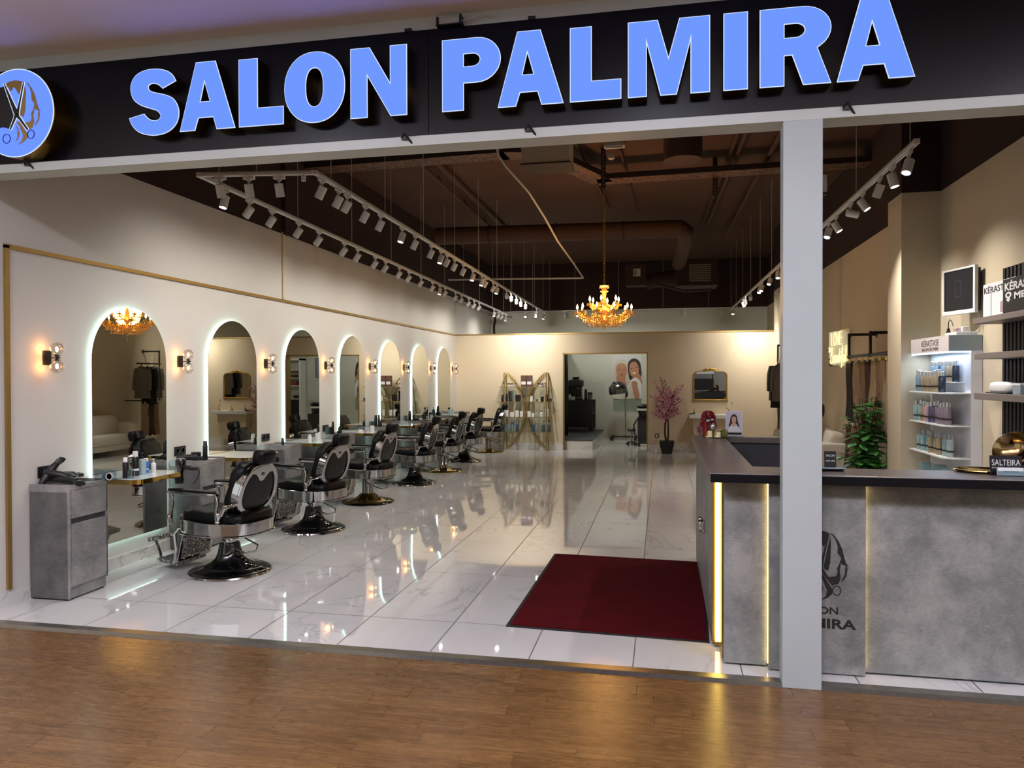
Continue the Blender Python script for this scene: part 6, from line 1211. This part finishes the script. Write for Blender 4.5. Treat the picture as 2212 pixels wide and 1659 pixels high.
ob('body', MB().box(-.13, -.15, .06, .17, .2, .70), 'black_gloss', ty, bevel=.01); ob('upper_tub', MB().lathe([(.10, .70), (.14, .86), (.15, .86), (.15, .90), (0, .90)], 20), 'black_plastic', ty); ob('white_ring', MB().lathe([(.146, .84), (.152, .845), (.152, .885), (.146, .89)], 24), 'white_plastic', ty); ob('bowl', MB().lathe([(.12, .90), (.16, .95), (.1, .985), (0, .99)], 24), 'black_satin', ty); ob('hose', MB().tube([(-.13, -.1, .65), (-.22, -.12, .5), (-.2, -.12, .3), (-.14, -.12, .2)], .018, 8), 'black_plastic', ty)
for x in (-.1, .13):
    for y in (-.12, .16): ob('caster', MB().ball((x, y, .03), .03, 10, 8), 'black_plastic', ty)
sl_ = thing('stool_base', 'small chrome wheeled stool base beside the black trolley', 'stool', (-.72, 17.95, 0)); ob('column', MB().cyl((0, 0, 0), .02, .07, .33, 12), 'chrome', sl_); st5 = MB()
for k in range(5): a = 2*PI*k/5+.3; st5.tube([(0, 0, .09), (.12*math.cos(a), .12*math.sin(a), .06)], .012, 8).ball((.12*math.cos(a), .12*math.sin(a), .028), .028, 10, 8)
ob('star_base', st5, 'black_satin', sl_); ob('seat', MB().cushion((0, 0, .36), (.2, .2, .07), .6), 'black_satin', sl_)
# seen in the salon mirrors: storage niche, framed print and broom on the rear wall
nk = thing('storage_shelves', 'white-framed storage shelves on the rear wall, seen in the third mirror', 'shelves', (1.26, YR, 0))
ob('frame', MB().box(-.27, -.32, 0, -.22, 0, 2.17).box(.22, -.32, 0, .27, 0, 2.17).box(-.27, -.32, 2.12, .27, 0, 2.17), 'white_satin', nk, smooth=False)
for z in (1.02, 1.4, 1.62, 1.85): ob('shelf_board', MB().box(-.22, -.3, z-.02, .22, 0, z), 'white_satin', nk, smooth=False)
ob('lower_cupboard', MB().box(-.22, -.3, 0, .22, 0, .98), 'black_matte', nk, smooth=False)
for i, (x, z, m_, nm) in enumerate(((0, 1.4, 'red_gloss', 'red box on the second storage shelf'), (-.08, 1.02, 'black_satin', 'black box on the lowest storage shelf'), (.06, 1.62, 'prod_brown', 'brown box on the third storage shelf'))): o = ob('storage_box', MB().box(-.09, -.22, 0, .09, -.04, .09), m_, loc=(1.26+x, YR, z), smooth=False); tag(o, nm, 'box')
fp_ = thing('framed_print', 'dark framed portrait print on the rear wall, seen in the third mirror', 'picture', (.5, YR, 1.9)); ob('frame', MB().ring([(-.17, -.28), (.17, -.28), (.17, .28), (-.17, .28)], [(-.155, -.265), (.155, -.265), (.155, .265), (-.155, .265)], bk, 0, .02), 'black_satin', fp_, smooth=False); ob('print', MB().box(-.156, -.01, -.266, .156, -.004, .266), 'display_blue', fp_, smooth=False); me = curve_mesh([lerp_poly([(-.06, .1), (-.05, -.02), (0, -.08), (.05, -.02), (.06, .1), (0, .16)])], .0004); meobj('portrait', me, 'white_card', fp_, face_to((0, -.011, .02)))
br = thing('broom', 'broom leaning against the rear wall, seen in the third mirror', 'broom', (.35, 19.55, 0)); ob('handle', MB().tube([(0, 0, .22), (-.16, .4, 1.45)], .013, 8), 'black_satin', br); ob('head', MB().box(-.16, -.03, .12, .16, .03, .24), 'black_plastic', br, bevel=.01); ob('bristles', MB().box(-.155, -.025, .0, .155, .025, .12), 'black_matte', br, smooth=False)

k_ = thing('mall_kiosk', 'black kiosk across the mall, seen in the gold wall mirror', 'kiosk', (2.1, -7.2, 0)); ob('counter', MB().box(-.7, -.3, 0, .5, .3, 1.5), 'black_matte', k_, smooth=False); ob('canopy', MB().box(-.7, -.3, 1.75, .5, .3, 2.3), 'white_card', k_, smooth=False); ob('post', MB().box(-.7, -.3, 1.5, -.65, -.25, 1.75).box(.45, -.3, 1.5, .5, -.25, 1.75), 'black_matte', k_, smooth=False)
# ================================================================= AMBIENT AND ADDED LIGHT OF THE MALL AND BACK ROOM
w = bpy.data.worlds.new('world'); SC.world = w; w.use_nodes = True
w.node_tree.nodes['Background'].inputs[0].default_value = lin('#d0d2d2'); w.node_tree.nodes['Background'].inputs[1].default_value = 1.1
for x, y in ((-3.2, 1.2), (0, 1.2), (3.2, 1.2)):
    l = light('mall_fill', 'AREA', (x, y, 3.74), 60, '#e8ecff', shape='DISK', size=.5)  # unseen fill added to light the mall floor, sign and post
l = light('backroom_fill', 'AREA', (-1.2, 18.6, 3.1), 22, '#dfe4d8', shape='DISK', size=.4)  # fill light added to brighten the back room, without a fitting
l = light('mall_ceiling_fill', 'AREA', (-1.0, .9, 3.0), 380, '#d6d3ee', shape='RECTANGLE', size=9, size_y=.4); l.rotation_euler = (PI-.12, 0, 0); l.data.spread = math.radians(140)  # unseen uplight added to brighten the mall ceiling
SC.cycles.max_bounces = 8; SC.cycles.diffuse_bounces = 3; SC.cycles.glossy_bounces = 5; SC.cycles.transparent_max_bounces = 12; SC.cycles.transmission_bounces = 4
SC.cycles.sample_clamp_indirect = 4; SC.cycles.caustics_reflective = False; SC.cycles.caustics_refractive = False
